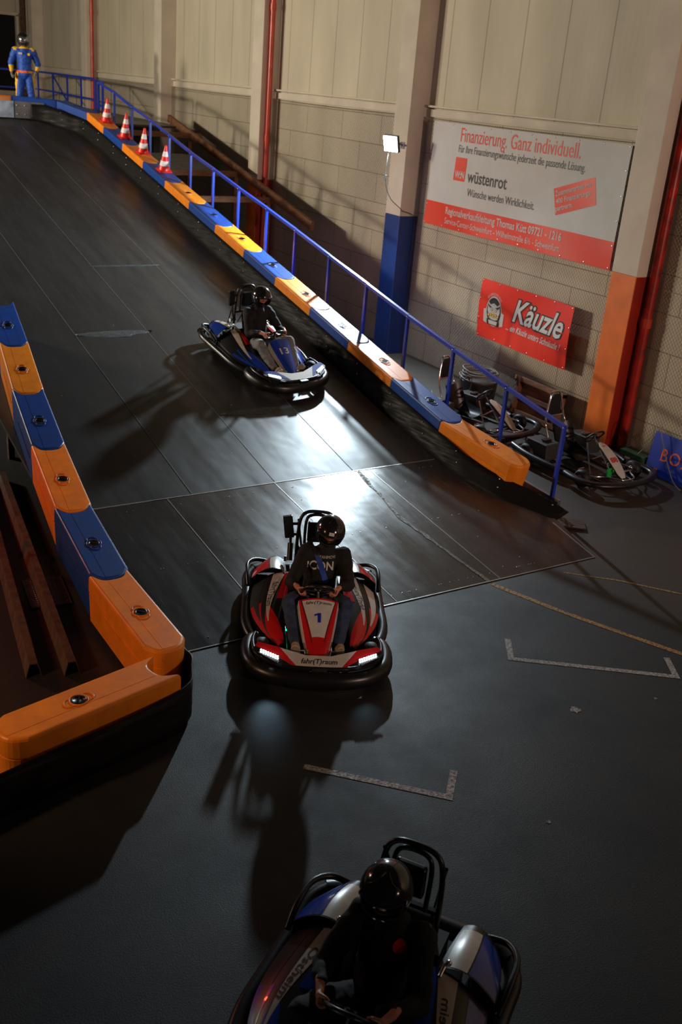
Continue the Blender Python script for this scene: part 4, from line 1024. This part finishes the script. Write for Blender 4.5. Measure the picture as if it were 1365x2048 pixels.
def helmet_parts(body, C, R, opening=(52, -24, 16), visor_m=None, sticker=None, vis_up=0., m=None, face_glow=None):
    m = m or M_HELM
    rx, ry, rz = .148, .170, .158
    az0, el0, el1 = opening
    mb = MB(); keep = lambda az, el: not (abs(az) < az0 and el0 < el < el1) and el > -62
    mb.ell(C, (rx, ry, rz), m, 72, 48, R, keep); mb.ell(C, (rx - .018, ry - .018, rz - .018), M_BLACK, 72, 48, R, keep)
    # rim of the eye port and lower edge
    def on(az, el, k=1.): a, b = math.radians(az), math.radians(el); return C + R @ Vector((rx * k * math.cos(b) * math.sin(a), ry * k * math.cos(b) * math.cos(a), rz * k * math.sin(b)))
    port = [on(-az0 + 2 * az0 * i / 14, el1) for i in range(15)] + [on(az0, el1 + (el0 - el1) * i / 5) for i in range(1, 5)] + [on(az0 - 2 * az0 * i / 14, el0) for i in range(15)] + [on(-az0, el0 + (el1 - el0) * i / 5) for i in range(1, 5)]
    mb.tube(port, .006, M_RUBBER, 6, closed=True)
    mb.tube([on(i * 10, -62, .97) for i in range(36)], .009, M_RUBBER, 6, closed=True)
    mb.grid(lambda u, v: on(-14 + 28 * u, -30 - 16 * v, 1.0) + R @ Vector((0, .012 * math.sin(PI * v), 0)), 8, 6, m)
    for sx in (-1, 1): mb.tube(smooth_path([on(sx * 16, 78, 1.0), on(sx * 30, 55, 1.02), on(sx * 50, 38, 1.02)], 5), .005, m, 6)
    h = mb.build('helmet', body)
    mb = MB(); a, b, c2 = az0 + 6, el0 + 2 + vis_up, el1 + 10 + vis_up
    mb.grid(lambda u, v: on(-a + 2 * a * u, b + (c2 - b) * v, 1.035), 24, 10, visor_m or M_VISOR)
    mb.build('visor', h)
    mb = MB()
    for sx in (-1, 1): mb.ell(on(sx * (az0 + 10), 8, 1.03), (.006, .018, .018), M_STEEL, 10, 6, R)
    mb.build('visor_pivot', h)
    if sticker:
        mb = MB(); mb.grid(lambda u, v: on(-10 + 20 * u, 15 + 11 * v, 1.045), 8, 4, M_WHITE)
        put_text(mb, sticker, lambda x, y_: on(-x * 420, 20.5 + y_ * 420, 1.05), M_BLACK, .02, None); mb.build('sticker', h)
    return h
def face(mb, C, R):
    def P(x, y_, z): return C + R @ Vector((x, y_ * 1.1, z))
    mb.ell(P(0, .0, .01), (.080, .107, .114), M_SKIN, 28, 20, R)
    mb.ell(P(0, .03, -.055), (.055, .066, .055), M_SKIN, 20, 12, R)
    mb.tube([P(0, .092, .022), P(0, .104, .0), P(0, .112, -.016)], [.007, .010, .014], M_SKIN, 10)
    for s_ in (-1, 1):
        mb.ell(P(s_ * .012, .103, -.016), (.009, .009, .008), M_SKIN, 8, 6); mb.ell(P(s_ * .030, .084, .032), (.022, .010, .007), M_SKIN, 10, 6, R)
        mb.ell(P(s_ * .078, -.005, .0), (.010, .018, .028), M_SKIN, 10, 8, R); mb.ell(P(s_ * .042, .070, -.012), (.022, .016, .018), M_SKIN, 10, 8, R)
    mb.ell(P(0, .093, -.048), (.024, .010, .006), M_SKIN, 10, 6, R); mb.ell(P(0, .091, -.058), (.020, .010, .006), M_SKIN, 10, 6, R)

def driver(lab, M, lean=0., turn=0., nod=-12, tilt=0., cloth=M_HOOD, trouser=M_JEANS, shirt_text=None, sticker=None, visor=None, opening=(52, -24, 16), hands=(.15, PI - .15), dx=0., patch=None, belt=False, seed=0, vis_up=0., shoe=M_SHOE, hood=False):
    """seated driver in kart frame M. joints: pelvis, chest, neck, shoulders, elbows, wrists, hips, knees, ankles"""
    pel = Vector((0, -.30, .24)); lx = lean * .30
    chest = Vector((lx * .55, -.40, .54)); neck = Vector((lx * .85, -.40, .80)); Cc = Vector((lx + dx, -.37, .965))
    R = Matrix.Rotation(math.radians(turn), 3, 'Z') @ Matrix.Rotation(math.radians(nod), 3, 'X') @ Matrix.Rotation(math.radians(tilt), 3, 'Y')
    sh = {s_: Vector((s_ * .18 + lx * .75, -.40, .73 - s_ * lean * .04)) for s_ in (-1, 1)}
    el = {s_: Vector((s_ * .285 + lx * .3, -.15, .50)) for s_ in (-1, 1)}
    rim = {}; wr = {}
    for s_, a in ((1, hands[0]), (-1, hands[1])):
        c = SW_C + Vector((1, 0, 0)) * SW_R * math.cos(a) + SW_U * SW_R * math.sin(a)
        rim[s_] = a; wr[s_] = c + Vector((s_ * .065, -.085, .020))
    hip = {s_: Vector((s_ * .10, -.26, .23)) for s_ in (-1, 1)}
    knee = {s_: Vector((s_ * .265, .16, .46)) for s_ in (-1, 1)}
    ank = {s_: Vector((s_ * .19, .53, .17)) for s_ in (-1, 1)}
    e = empty('person', lab, 'person'); e.matrix_world = M @ Matrix.Translation(pel)
    off = -pel
    def done(o): o.data.transform(Matrix.Translation(off)); return o
    # body: one continuous figure
    mb = MB()
    limb(mb, [pel, (pel + chest) / 2, chest, neck - Vector((0, 0, .05))], [.13, .125, .135, .07]); limb(mb, [neck - Vector((0, 0, .06)), Cc - R @ Vector((0, .01, .06))], [.058, .056])
    face(mb, Cc, R)
    for s_ in (-1, 1):
        limb(mb, [chest + Vector((s_ * .04, 0, .10)), sh[s_]], [.08, .062]); limb(mb, [sh[s_], el[s_]], [.056, .043]); limb(mb, [el[s_], wr[s_]], [.042, .028])
        hand_on_rim(mb, rim[s_], wr[s_])
        limb(mb, [hip[s_], (hip[s_] + knee[s_]) / 2 + Vector((0, 0, .02)), knee[s_]], [.085, .078, .056]); limb(mb, [knee[s_], knee[s_].lerp(ank[s_], .35) + Vector((0, -.01, .0)), ank[s_]], [.054, .052, .036])
        limb(mb, [ank[s_], ank[s_] + Vector((0, .04, -.03)), ank[s_] + Vector((s_ * .01, .10, .10))], [.036, .036, .028])
    body = done(voxel(mb, 'body', .006, None, 4)); body.data.materials.clear(); body.data.materials.append(M_SKIN); body.parent = e
    # clothes
    mb = MB(); limb(mb, [pel + Vector((0, 0, .0)), (pel + chest) / 2, chest, chest.lerp(neck, .6)], [.155, .155, .17, .125]); limb(mb, [neck - Vector((0, 0, .08)), neck - Vector((0, -.005, .005))], [.10, .075])
    if hood: limb(mb, [neck + Vector((-.09, -.04, -.03)), neck + Vector((0, -.11, -.01)), neck + Vector((.09, -.04, -.03))], [.045, .06, .045])
    for s_ in (-1, 1):
        limb(mb, [chest + Vector((s_ * .06, 0, .09)), sh[s_] + Vector((0, 0, -.01))], [.11, .084]); limb(mb, [sh[s_] + Vector((0, 0, -.01)), (sh[s_] + el[s_]) / 2, el[s_]], [.084, .074, .062])
        wv = wr[s_] - el[s_]; limb(mb, [el[s_], el[s_] + wv * .5, el[s_] + wv * .88], [.062, .052, .036]); limb(mb, [el[s_] + wv * .84, el[s_] + wv * .94], [.039, .036])
    noise.seed_set(seed + 1)
    hd = done(voxel(mb, 'hoodie', .011, None, 5, .010, .10)); hd.data.materials.clear(); hd.data.materials.append(cloth); hd.parent = e
    mb = MB(); limb(mb, [pel + Vector((0, -.03, -.02)), pel + Vector((0, .06, .0))], [.15, .13])
    for s_ in (-1, 1):
        limb(mb, [hip[s_], (hip[s_] + knee[s_]) / 2 + Vector((0, 0, .02)), knee[s_]], [.110, .098, .078]); limb(mb, [knee[s_], knee[s_].lerp(ank[s_], .4) + Vector((0, -.01, 0)), ank[s_] + Vector((0, -.01, .03))], [.078, .073, .056])
    tr = done(voxel(mb, 'trousers', .011, None, 4, .009, .08)); tr.data.materials.clear(); tr.data.materials.append(trouser); tr.parent = e
    for s_ in (-1, 1):
        A = ank[s_] + Vector((0, .02, -.02)); U = Vector((s_ * .12, .46, .88)).normalized(); Nn = Vector((0, .88, -.46)).normalized(); X = U.cross(Nn).normalized()
        def T(x, u, n_): return A + X * x + U * u + Nn * n_ - off * 0
        mb = MB(); mb.tube([T(0, -.05, .0), T(0, -.02, .0), T(0, .04, .0), T(0, .10, .005), T(0, .15, .01), T(0, .185, .015)], [.036, .044, .046, .043, .038, .020], M_SKIN, 14)
        mb.tube([T(0, -.01, -.02), T(0, -.01, -.075)], [.044, .048], M_SKIN, 12)
        so = done(voxel(mb, 'shoe', .007, None, 2)); so.data.materials.clear(); so.data.materials.append(shoe); so.parent = e
        mb = MB(); K = 22; ol = []
        for k in range(K):
            a = 2 * PI * k / K; uu = .068 + .128 * math.sin(a); ol.append((math.cos(a) * (.043 + .010 * math.sin(a)) * (1 if abs(uu - .02) > .05 else .93), uu))
        mb.prism(ol, .036, .054, M_SOLE, lambda x, u, n_: T(x, u, n_))
        for q in range(9): mb.bar(T(-.030, -.04 + q * .026, .056), T(.030, -.04 + q * .026, .056), .006, .005, M_SOLE)
        s2 = done(mb.build('sole', so)); 
    hm = helmet_parts(e, Cc + Vector((0, 0, .012)) + off, R, opening, visor, sticker, vis_up)
    # balaclava over mouth and chin
    mb = MB(); Cb = Cc + off; mb.ell(Cb + R @ Vector((0, .008, .005)), (.086, .116, .120), M_HOOD, 40, 28, R, lambda az, el_: not (abs(az) < 50 and -20 < el_ < 26)); mb.build('balaclava', e)
    mb = MB()
    for s_ in (-1, 1):
        mb.ell(Cb + R @ Vector((s_ * .030, .099, .018)), (.012, .008, .006), M_WHITE, 10, 6, R); mb.ell(Cb + R @ Vector((s_ * .030, .1065, .018)), (.0055, .003, .0055), M_BLACK, 8, 5, R)
    mb.build('eyes', e)
    # lettering follows the cloth
    if shirt_text or patch or belt:
        from mathutils.bvhtree import BVHTree
        bv = BVHTree.FromPolygons([v.co.copy() for v in hd.data.vertices], [tuple(p.vertices) for p in hd.data.polygons])
        def onc(x, z, d=.004):
            o_ = Vector((x, .6, z + .25)); dr = Vector((0, -1, -.22)).normalized(); h_ = bv.ray_cast(o_, dr)
            return (h_[0] - dr * d) if h_[0] else Vector((x, -.1, z))
        if shirt_text:
            for bd, z, sz, wdt, cx in shirt_text:
                vs, fs = text_geo(bd, sz, offset=.02 if sz > .06 else .0, res=3); x0 = min(v[0] for v in vs); x1 = max(v[0] for v in vs); k = wdt / (x1 - x0)
                # slice the glyphs finely so they drape over the folds
                bm = bmesh.new(); bv_ = [bm.verts.new((v[0] * k, v[1], 0)) for v in vs]
                for f in fs:
                    try: bm.faces.new([bv_[i] for i in f])
                    except ValueError: pass
                bmesh.ops.subdivide_edges(bm, edges=[e_ for e_ in bm.edges if e_.calc_length() > .012], cuts=2, use_grid_fill=True); bmesh.ops.triangulate(bm, faces=bm.faces)
                mb = MB(); bm.verts.index_update(); mb.add([onc(cx - v.co.x, z + v.co.y, .005) for v in bm.verts], [tuple(v.index for v in f.verts) for f in bm.faces], M_WHITE); bm.free(); mb.build('lettering', hd)
        if patch:
            cx, z = patch; mb = MB(); mb.grid(lambda u, v: onc(cx + .034 * v * math.cos(2 * PI * u), z + .046 * v * math.sin(2 * PI * u), .005), 20, 3, M_RED); mb.build('patch', hd)
        if belt:
            a = Vector((.15 + lx * .6, 0, .60)); b = Vector((-.10, 0, .10))
            def bp(u, v, d=.007):
                c = a.lerp(b, u); s_ = (b - a).normalized(); nn = Vector((s_.z, 0, -s_.x)); q = c + nn * (v - .5) * .055; return onc(q.x, q.z, d)
            mb = MB(); mb.grid(lambda u, v: bp(u * .45, v), 14, 3, M_BLACK); mb.grid(lambda u, v: bp(.45 + u * .55, v), 14, 3, M_BELT); 
            o = mb.build('seat_belt', e)
    return e

TXT = 'fahr(T)raum'
# front kart (number one)
H1 = Vector((-.47, -.883, 0)).normalized()
K1 = frame((4.59, 7.23, .004), H1, 0.02)
race_kart('racing_kart', 'red and white racing kart with number 1 driving down the middle', K1, M_KRED, M_KWHITE, M_KWHITE, '1', M_INKB, TXT)
driver('person in black sweater with white letters and blue jeans driving the number 1 kart', K1, lean=-.35, turn=-2, nod=-6, tilt=-8, shirt_text=[('ICON', .27, .125, .26, -.03), ('BRAHIMOVI', .365, .045, .17, -.085)], sticker='L', opening=(50, -30, 6), vis_up=6, belt=True, seed=1, hands=(-.35, PI + .30))
# kart coming down the ramp (number thirteen)
p2 = (7.15, 13.25); K2 = frame((p2[0], p2[1], ramp_z(p2[1]) + .006), (.12, -.99), .2066)
race_kart('racing_kart', 'blue racing kart with red stripes and number 13 on the ramp', K2, M_KBLUE, M_KRED, M_KTAN, '13', M_KWHITE, ' ', plate=M_KBLUE, wx=.90, inner=M_KRED)
driver('person in black hooded top and grey trousers driving the number 13 kart', K2, lean=-.05, turn=-8, nod=-3, trouser=M_GREYP, seed=2, opening=(50, -26, 14), vis_up=24, hands=(.1, PI - .1), hood=True)
# kart leaving at the bottom edge
K3 = frame((2.41, 3.06, .004), (-.825, -.565), 0)
race_kart('racing_kart', 'dark blue and white racing kart cut by the bottom picture edge', K3, M_KBLUE, M_KBLUE, M_KTAN, ' ', M_KRED, 'Ostheim', hoop_box=False)
driver('person in black with a round red chest patch leaving at the bottom edge', K3, lean=-.05, dx=.05, turn=8, nod=-2, trouser=M_HOOD, patch=(-.10, .33), seed=3, opening=(50, -26, 12), vis_up=20, hands=(.0, PI - .2))

# ------------------------------------------------------------------ parked karts
def old_kart(lab, M, plate_m, number, num_m, extra=None):
    e = empty('parked_kart', lab, 'kart'); e.matrix_world = M
    mb = MB()
    for sx in (-1, 1):
        mb.tube(smooth_path([(sx * .30, -.85, .10), (sx * .30, -.3, .08), (sx * .28, .35, .08), (sx * .24, .75, .09), (sx * .10, .88, .10)], 5), .016, M_BLACKPL, 8)
        mb.tube([(sx * .28, .45, .08), (sx * .50, .50, .12)], .018, M_STEEL, 8)
    mb.box((0, .1, .05), (.58, 1.3, .012), M_DGREY); mb.tube([(-.6, -.62, .14), (.6, -.62, .14)], .02, M_STEEL, 8)
    mb.tube([(-.3, .46, .09), (.3, .46, .09)], .018, M_BLACKPL, 8); mb.build('chassis', e)
    for c, r, wd in (((-.53, .50, .13), .13, .12), ((.53, .50, .13), .13, .12), ((-.53, -.62, .14), .14, .19), ((.53, -.62, .14), .14, .19)): wheel('wheel', e, c, r, wd)
    mb = MB(); mb.tube(smooth_path([(-.64, .28, .16), (-.68, .55, .16), (-.60, .82, .16), (-.30, .97, .16), (0, 1.0, .16), (.30, .97, .16), (.60, .82, .16), (.68, .55, .16), (.64, .28, .16)], 6), .06, M_BLACKPL, 12, flat=.7, up=(0, 0, 1)); mb.build('front_bumper', e)
    mb = MB(); mb.tube(smooth_path([(.24, .25, .16), (.40, .30, .17), (.44, .55, .17), (.26, .68, .18), (.14, .86, .18), (0, .90, .18), (-.14, .86, .18), (-.26, .68, .18), (-.44, .55, .17), (-.40, .30, .17), (-.24, .25, .16)], 5), .012, M_CHROME, 8); mb.build('nerf_bar', e)
    for sx in (-1, 1):
        mb = MB(); mb.tube(smooth_path([(sx * .62, .26, .14), (sx * .68, 0, .16), (sx * .68, -.5, .17), (sx * .60, -.90, .18)], 5), .05, M_BLACKPL, 10); mb.tube([(sx * .3, -.1, .1), (sx * .66, -.1, .15)], .012, M_STEEL, 8); mb.build('side_bumper', e)
    for sx in (-1, 1):
        mb = MB(); mb.box((sx * .42, -.45, .26), (.30, .46, .24), M_DGREY, Matrix.Rotation(sx * .06, 3, 'Y'), taper=.9); mb.box((sx * .42, -.40, .40), (.14, .10, .03), M_BLACKPL); bevel(mb.build('engine_cover', e), .02, 3)
    mb = MB()
    def seat(u, v):
        a = (v - .5) * 2
        if u < .5: t = u / .5; y_ = -.02 - .42 * t; z = .15; wd = .19 + .02 * t
        else: t = (u - .5) / .5; y_ = -.44 - .17 * t; z = .13 + .42 * t; wd = .21 - .02 * t
        return Vector((a * wd, y_ + .05 * a * a * (u > .5), z + .16 * abs(a) ** 3 * (1 - abs(u - .5))))
    mb.grid(seat, 18, 12, M_BLACKPL); mb.grid(lambda u, v: seat(u, v) + Vector((0, -.012, -.018)), 18, 12, M_BLACKPL); mb.build('seat', e)
    mb = MB(); mb.tube(smooth_path([(-.18, -.50, .12), (-.20, -.66, .50), (-.17, -.72, .66), (-.09, -.76, .96), (0, -.77, 1.0), (.09, -.76, .96), (.17, -.72, .66), (.20, -.66, .50), (.18, -.50, .12)], 6), .015, M_CHROME, 10)
    mb.tube([(-.17, -.72, .64), (.17, -.72, .64)], .012, M_CHROME, 8); mb.build('roll_hoop', e)
    mb = MB(); mb.prism([(-.11, .66), (.11, .66), (.085, .92), (.05, .965), (-.05, .965), (-.085, .92)], -.75, -.71, M_BLACKPL, lambda x, z, y_: Vector((x, y_ - (z - .66) * .1, z))); mb.build('headrest', e)
    steering(e)
    mb = MB(); mb.tube([(.1, .1, .48), (.2, .35, .10)], .010, M_CHROME, 8); mb.tube([(-.1, .1, .48), (-.2, .35, .10)], .010, M_CHROME, 8); mb.build('strut', e)
    def N(u, v, d=0.):
        y_ = .25 + .55 * u; hw = .085 - .01 * math.cos(u * 2 * PI); hw *= min(1, .45 + 5 * u, .45 + 5 * (1 - u)); z = .53 - .36 * u ** 1.1 + .03 * math.sin(PI * u)
        return Vector((hw * v, y_ + .5 * d, z - .012 * v * v + .85 * d))
    mb = MB(); mb.grid(lambda u, v: N(u, v * 2 - 1), 24, 8, plate_m); mb.grid(lambda u, v: N(u, v * 2 - 1, -.03), 24, 8, M_BLACKPL)
    for sv in (-1, 1): mb.grid(lambda u, v: N(u, sv, -.03 * v), 24, 1, M_BLACKPL)
    pl = mb.build('number_plate', e)
    mb = MB(); put_text(mb, number, lambda x, y_: N(.58 - y_ * 1.3, -x / .09, .004), num_m, .13, None, offset=.03); 
    if extra: put_text(mb, 'WS', lambda x, y_: N(.17 - y_ * 1.3, -x / .09, .004), M_KRED, .07, None); mb.build('number', pl)
    if extra: extra(e)
    return e
def xg(e):
    mb = MB(); mb.box((.12, .62, .20), (.09, .02, .13), M_GREENB); mb.box((.02, .66, .24), (.16, .02, .03), M_GREENB); mb.build('pedal_bracket', e)
old_kart('black parked kart with white number plate nearest the orange column foot', frame((10.72, 9.80, 0), (.02, -1)), M_KWHITE, '88', M_KRED, xg)
old_kart('black parked kart with orange-numbered plate behind the handrail, further from the column', frame((10.45, 12.02, 0), (.22, -.97)), M_KTAN, '4', M_LETO)

# ------------------------------------------------------------------ clutter by the wall
e = empty('cable_reel', 'bucket with a coil of grey cable on top below the red banner', 'cable reel', (11.35, 13.1, 0))
mb = MB(); mb.lathe([(.27, 0), (.30, .02), (.33, .40), (.345, .42), (.33, .43), (.02, .42)], M_DGREY, n=28); mb.build('bucket', e)
mb = MB(); random.seed(5)
for k in range(9):
    r = .27 + random.uniform(-.05, .07); z = .45 + .018 * k; ph = random.uniform(0, 6); ti = random.uniform(-.12, .12)
    mb.tube([(r * math.cos(a) * 1.1, r * math.sin(a), z + ti * math.cos(a + ph) * .3 + .01 * math.sin(3 * a)) for a in [2 * PI * q / 30 for q in range(30)]], .012, M_CABLE, 6, closed=True)
mb.tube(smooth_path([(-.25, -.1, .5), (-.38, -.2, .3), (-.45, .1, .03), (-.6, .4, .02), (-.4, .8, .02)], 6), .010, M_CABLE, 6)
mb.build('cable_coil', e)
e = empty('wooden_dolly', 'wooden dolly with castor standing on its side against the fence', 'dolly', (11.62, 11.92, 0)); e.rotation_euler = (0, math.radians(10), 0)
mb = MB()
for y in (-.52, .52): mb.box((0, y, .32), (.12, .06, .60), M_WOOD)
for z in (.05, .34, .60): mb.box((0, 0, z), (.12 if z > .5 else .09, 1.1, .07), M_WOOD)
mb.box((.05, 0, .32), (.02, 1.0, .5), M_WOOD); mb.build('frame', e)
for y, z in ((.56, .62), (-.56, .62)):
    mb = MB(); mb.box((-.07, y * .93, z - .02), (.02, .11, .10), M_RUST)
    if y > 0: mb.tube([(-.09, y + .06, z), (-.13, y + .06, z)], .045, M_DGREY, 16); mb.bar((-.08, y, z), (-.11, y + .06, z), .03, .06, M_STEEL)
    mb.build('castor', e)
mb = MB(); mb.box((0, 0, .11), (.26, .46, .22), M_GREEN); mb.box((-.131, 0, .10), (.004, .40, .12), M_DGREY); mb.box((-.134, .06, .11), (.003, .10, .06), M_KWHITE)
o = mb.build('storage_box'); bevel(o, .008); o.location = (11.70, 9.66, 0); o.rotation_euler = (0, 0, .05); tag(o, 'dark green box with small pale label on the floor beside the blue board', 'box')

# ------------------------------------------------------------------ left pit
for a, b, lab in (((1.97, 7.62, 0), (2.62, 12.2, 0), 'left of two brown steel angle beams lying beside the left barrier'), ((2.28, 7.52, 0), (2.88, 12.2, 0), 'right of two brown steel angle beams, closest to the left barrier')):
    mb = MB(); A = Vector(a); d = Vector(b) - A; L = d.length; t = d.normalized(); s_ = Vector((t.y, -t.x, 0))
    prof = [(-.07, .0), (-.065, .0), (-.03, .13), (.03, .13), (.065, .0), (.07, .0), (.035, .14), (-.035, .14)]
    n = len(prof); vs = [s_ * x + Vector((0, 0, z)) for x, z in prof] + [d + s_ * x + Vector((0, 0, z)) for x, z in prof]
    mb.add(vs, [(i, (i + 1) % n, (i + 1) % n + n, i + n) for i in range(n)] + [tuple(range(n)), tuple(range(n, 2 * n))[::-1]], M_RUST)
    o = mb.build('steel_beam'); o.location = A; tag(o, lab, 'beam', 'steel beams beside the left barrier')
mb = MB(); R = Matrix.Rotation(-.12, 3, 'Z'); mb.box((0, 0, .01), (.40, .62, .012), M_DGREY, R)
for i in range(9):
    for j in range(13): mb.ell(R @ Vector((-.16 + i * .04, -.26 + j * .043, .016)), (.008, .008, .006), M_STEEL, 6, 3)
o = mb.build('perforated_plate'); o.location = (2.52, 9.1, 0); tag(o, 'small studded dark metal plate between beams and left barrier', 'plate')
e = empty('blue_stand', 'blue steel post at the left picture edge beside the beams', 'post', (2.22, 10.35, 0))
mb = MB(); mb.box((0, 0, .02), (.22, .22, .03), M_RAIL); mb.build('foot_plate', e)
mb = MB(); mb.box((-.02, 0, .4), (.07, .07, .8), M_RAIL); mb.build('post', e)

# ------------------------------------------------------------------ racing-suit figure on the upper level
def standing():
    X, Yc, Z = 7.62, 27.55, 3.61
    e = empty('person', 'person in blue racing suit with yellow trim and black helmet standing on the upper level', 'person', (X, Yc, Z), math.radians(166))
    # local: +y forward (towards the camera), x the figure's right
    sc = 1.06
    hip = {s_: Vector((s_ * .10, 0, .93)) for s_ in (-1, 1)}; kn = {s_: Vector((s_ * .135, .02, .50)) for s_ in (-1, 1)}; an = {s_: Vector((s_ * .16, -.01, .09)) for s_ in (-1, 1)}
    sh = {s_: Vector((s_ * .20, 0, 1.44)) for s_ in (-1, 1)}; el = {s_: Vector((s_ * .31, -.01, 1.16)) for s_ in (-1, 1)}; wr = {1: Vector((.30, .10, .96)), -1: Vector((-.27, .14, 1.01))}
    pel = Vector((0, 0, .95)); chest = Vector((0, 0, 1.30)); neck = Vector((0, 0, 1.50)); C = Vector((0, .02, 1.66)); R = Matrix.Rotation(math.radians(-6), 3, 'X')
    def hand(mb, s_):
        w_ = wr[s_]; d = (w_ - el[s_]).normalized(); sd = Vector((s_, 0, 0)); n_ = d.cross(sd).normalized()
        mb.ell(w_ + d * .05, (.024, .042, .045), M_SKIN, 12, 8)
        for k in range(4):
            o_ = n_ * (.030 - .020 * k); L = [.9, 1, .95, .78][k]
            mb.tube(smooth_path([w_ + d * .07 + o_, w_ + d * .115 * L + o_, w_ + d * .135 * L + o_ - sd * .022, w_ + d * .12 * L + o_ - sd * .045], 3), .0095, M_SKIN, 8)
        mb.tube(smooth_path([w_ + d * .03 + n_ * .03, w_ + d * .06 + n_ * .055 - sd * .01, w_ + d * .09 + n_ * .055 - sd * .025], 3), .0105, M_SKIN, 8)
    mb = MB(); limb(mb, [pel, chest, neck - Vector((0, 0, .05))], [.13, .14, .07]); limb(mb, [neck - Vector((0, 0, .05)), C - Vector((0, 0, .06))], [.058, .056]); face(mb, C, R)
    for s_ in (-1, 1):
        limb(mb, [chest + Vector((s_ * .05, 0, .08)), sh[s_]], [.08, .06]); limb(mb, [sh[s_], el[s_]], [.055, .042]); limb(mb, [el[s_], wr[s_]], [.042, .028]); hand(mb, s_)
        limb(mb, [hip[s_], kn[s_]], [.088, .058]); limb(mb, [kn[s_], kn[s_].lerp(an[s_], .35) + Vector((0, -.02, 0)), an[s_]], [.056, .054, .036]); limb(mb, [an[s_], an[s_] + Vector((s_ * .03, .14, -.055))], [.036, .03])
    b = voxel(mb, 'body', .007, e, 4); b.data.materials.clear(); b.data.materials.append(M_SKIN)
    mb = MB(); limb(mb, [pel, (pel + chest) / 2, chest, chest.lerp(neck, .6)], [.165, .155, .175, .13]); limb(mb, [neck - Vector((0, 0, .06)), neck], [.09, .075])
    for s_ in (-1, 1):
        limb(mb, [chest + Vector((s_ * .07, 0, .08)), sh[s_] - Vector((0, 0, .01))], [.11, .085]); limb(mb, [sh[s_] - Vector((0, 0, .01)), el[s_]], [.085, .066]); limb(mb, [el[s_], el[s_].lerp(wr[s_], .85)], [.066, .046])
        limb(mb, [hip[s_], (hip[s_] + kn[s_]) / 2, kn[s_]], [.125, .11, .09]); limb(mb, [kn[s_], kn[s_].lerp(an[s_], .5), an[s_]], [.09, .085, .078])
    st = voxel(mb, 'racing_suit', .012, e, 5, .010, .10)
    me = st.data; me.materials.clear()
    for m in (M_SUIT, M_YELLOW, M_LETO): me.materials.append(m)
    for p in me.polygons:
        c = p.center; k = 0
        lat = abs(c.x)
        if c.z < .96 and ((c.x > .0 and c.x > .10 + (.96 - c.z) * .11 + .055) or (c.x < 0 and -c.x > .10 + (.96 - c.z) * .11 + .055)) and p.normal.y > -.2: k = 1
        if .95 < c.z < 1.005 and lat < .2: k = 2 if c.x > -.08 else 1
        if c.z > 1.475: k = 1
        if lat > .17 and c.z > 1.435 and lat < .235: k = 1
        if lat > .22 and c.z < 1.11 and c.z > .95: k = 1
        p.material_index = k
    for s_ in (-1, 1):
        mb = MB(); limb(mb, [an[s_] + Vector((0, -.03, -.03)), an[s_] + Vector((s_ * .01, .06, -.05)), an[s_] + Vector((s_ * .03, .15, -.055))], [.05, .048, .036]); so = voxel(mb, 'shoe', .008, e, 3); so.data.materials.clear(); so.data.materials.append(M_BLACK)
        mb = MB(); w_ = wr[s_]
        hand(mb, s_); v = voxel(mb, 'glove', .007, e, 1)
        for vv in v.data.vertices: vv.co += vv.normal * .004
        v.data.materials.clear(); v.data.materials.append(M_GREYP)
    helmet_parts(e, C + Vector((0, 0, .01)), R, (50, -24, 16), mat('visor_silver', (.25, .25, .26), .12, .8), vis_up=0)
    mb = MB(); mb.box((.09, .168, 1.37), (.09, .006, .04), M_KWHITE); mb.lathe([(.03, 0), (.03, .006)], M_GOLD, (-.10, .165, 1.36), 16, rot=Matrix.Rotation(-PI / 2, 3, 'X')); mb.build('chest_badge', e)
    e.scale = (sc, sc, sc)
standing()
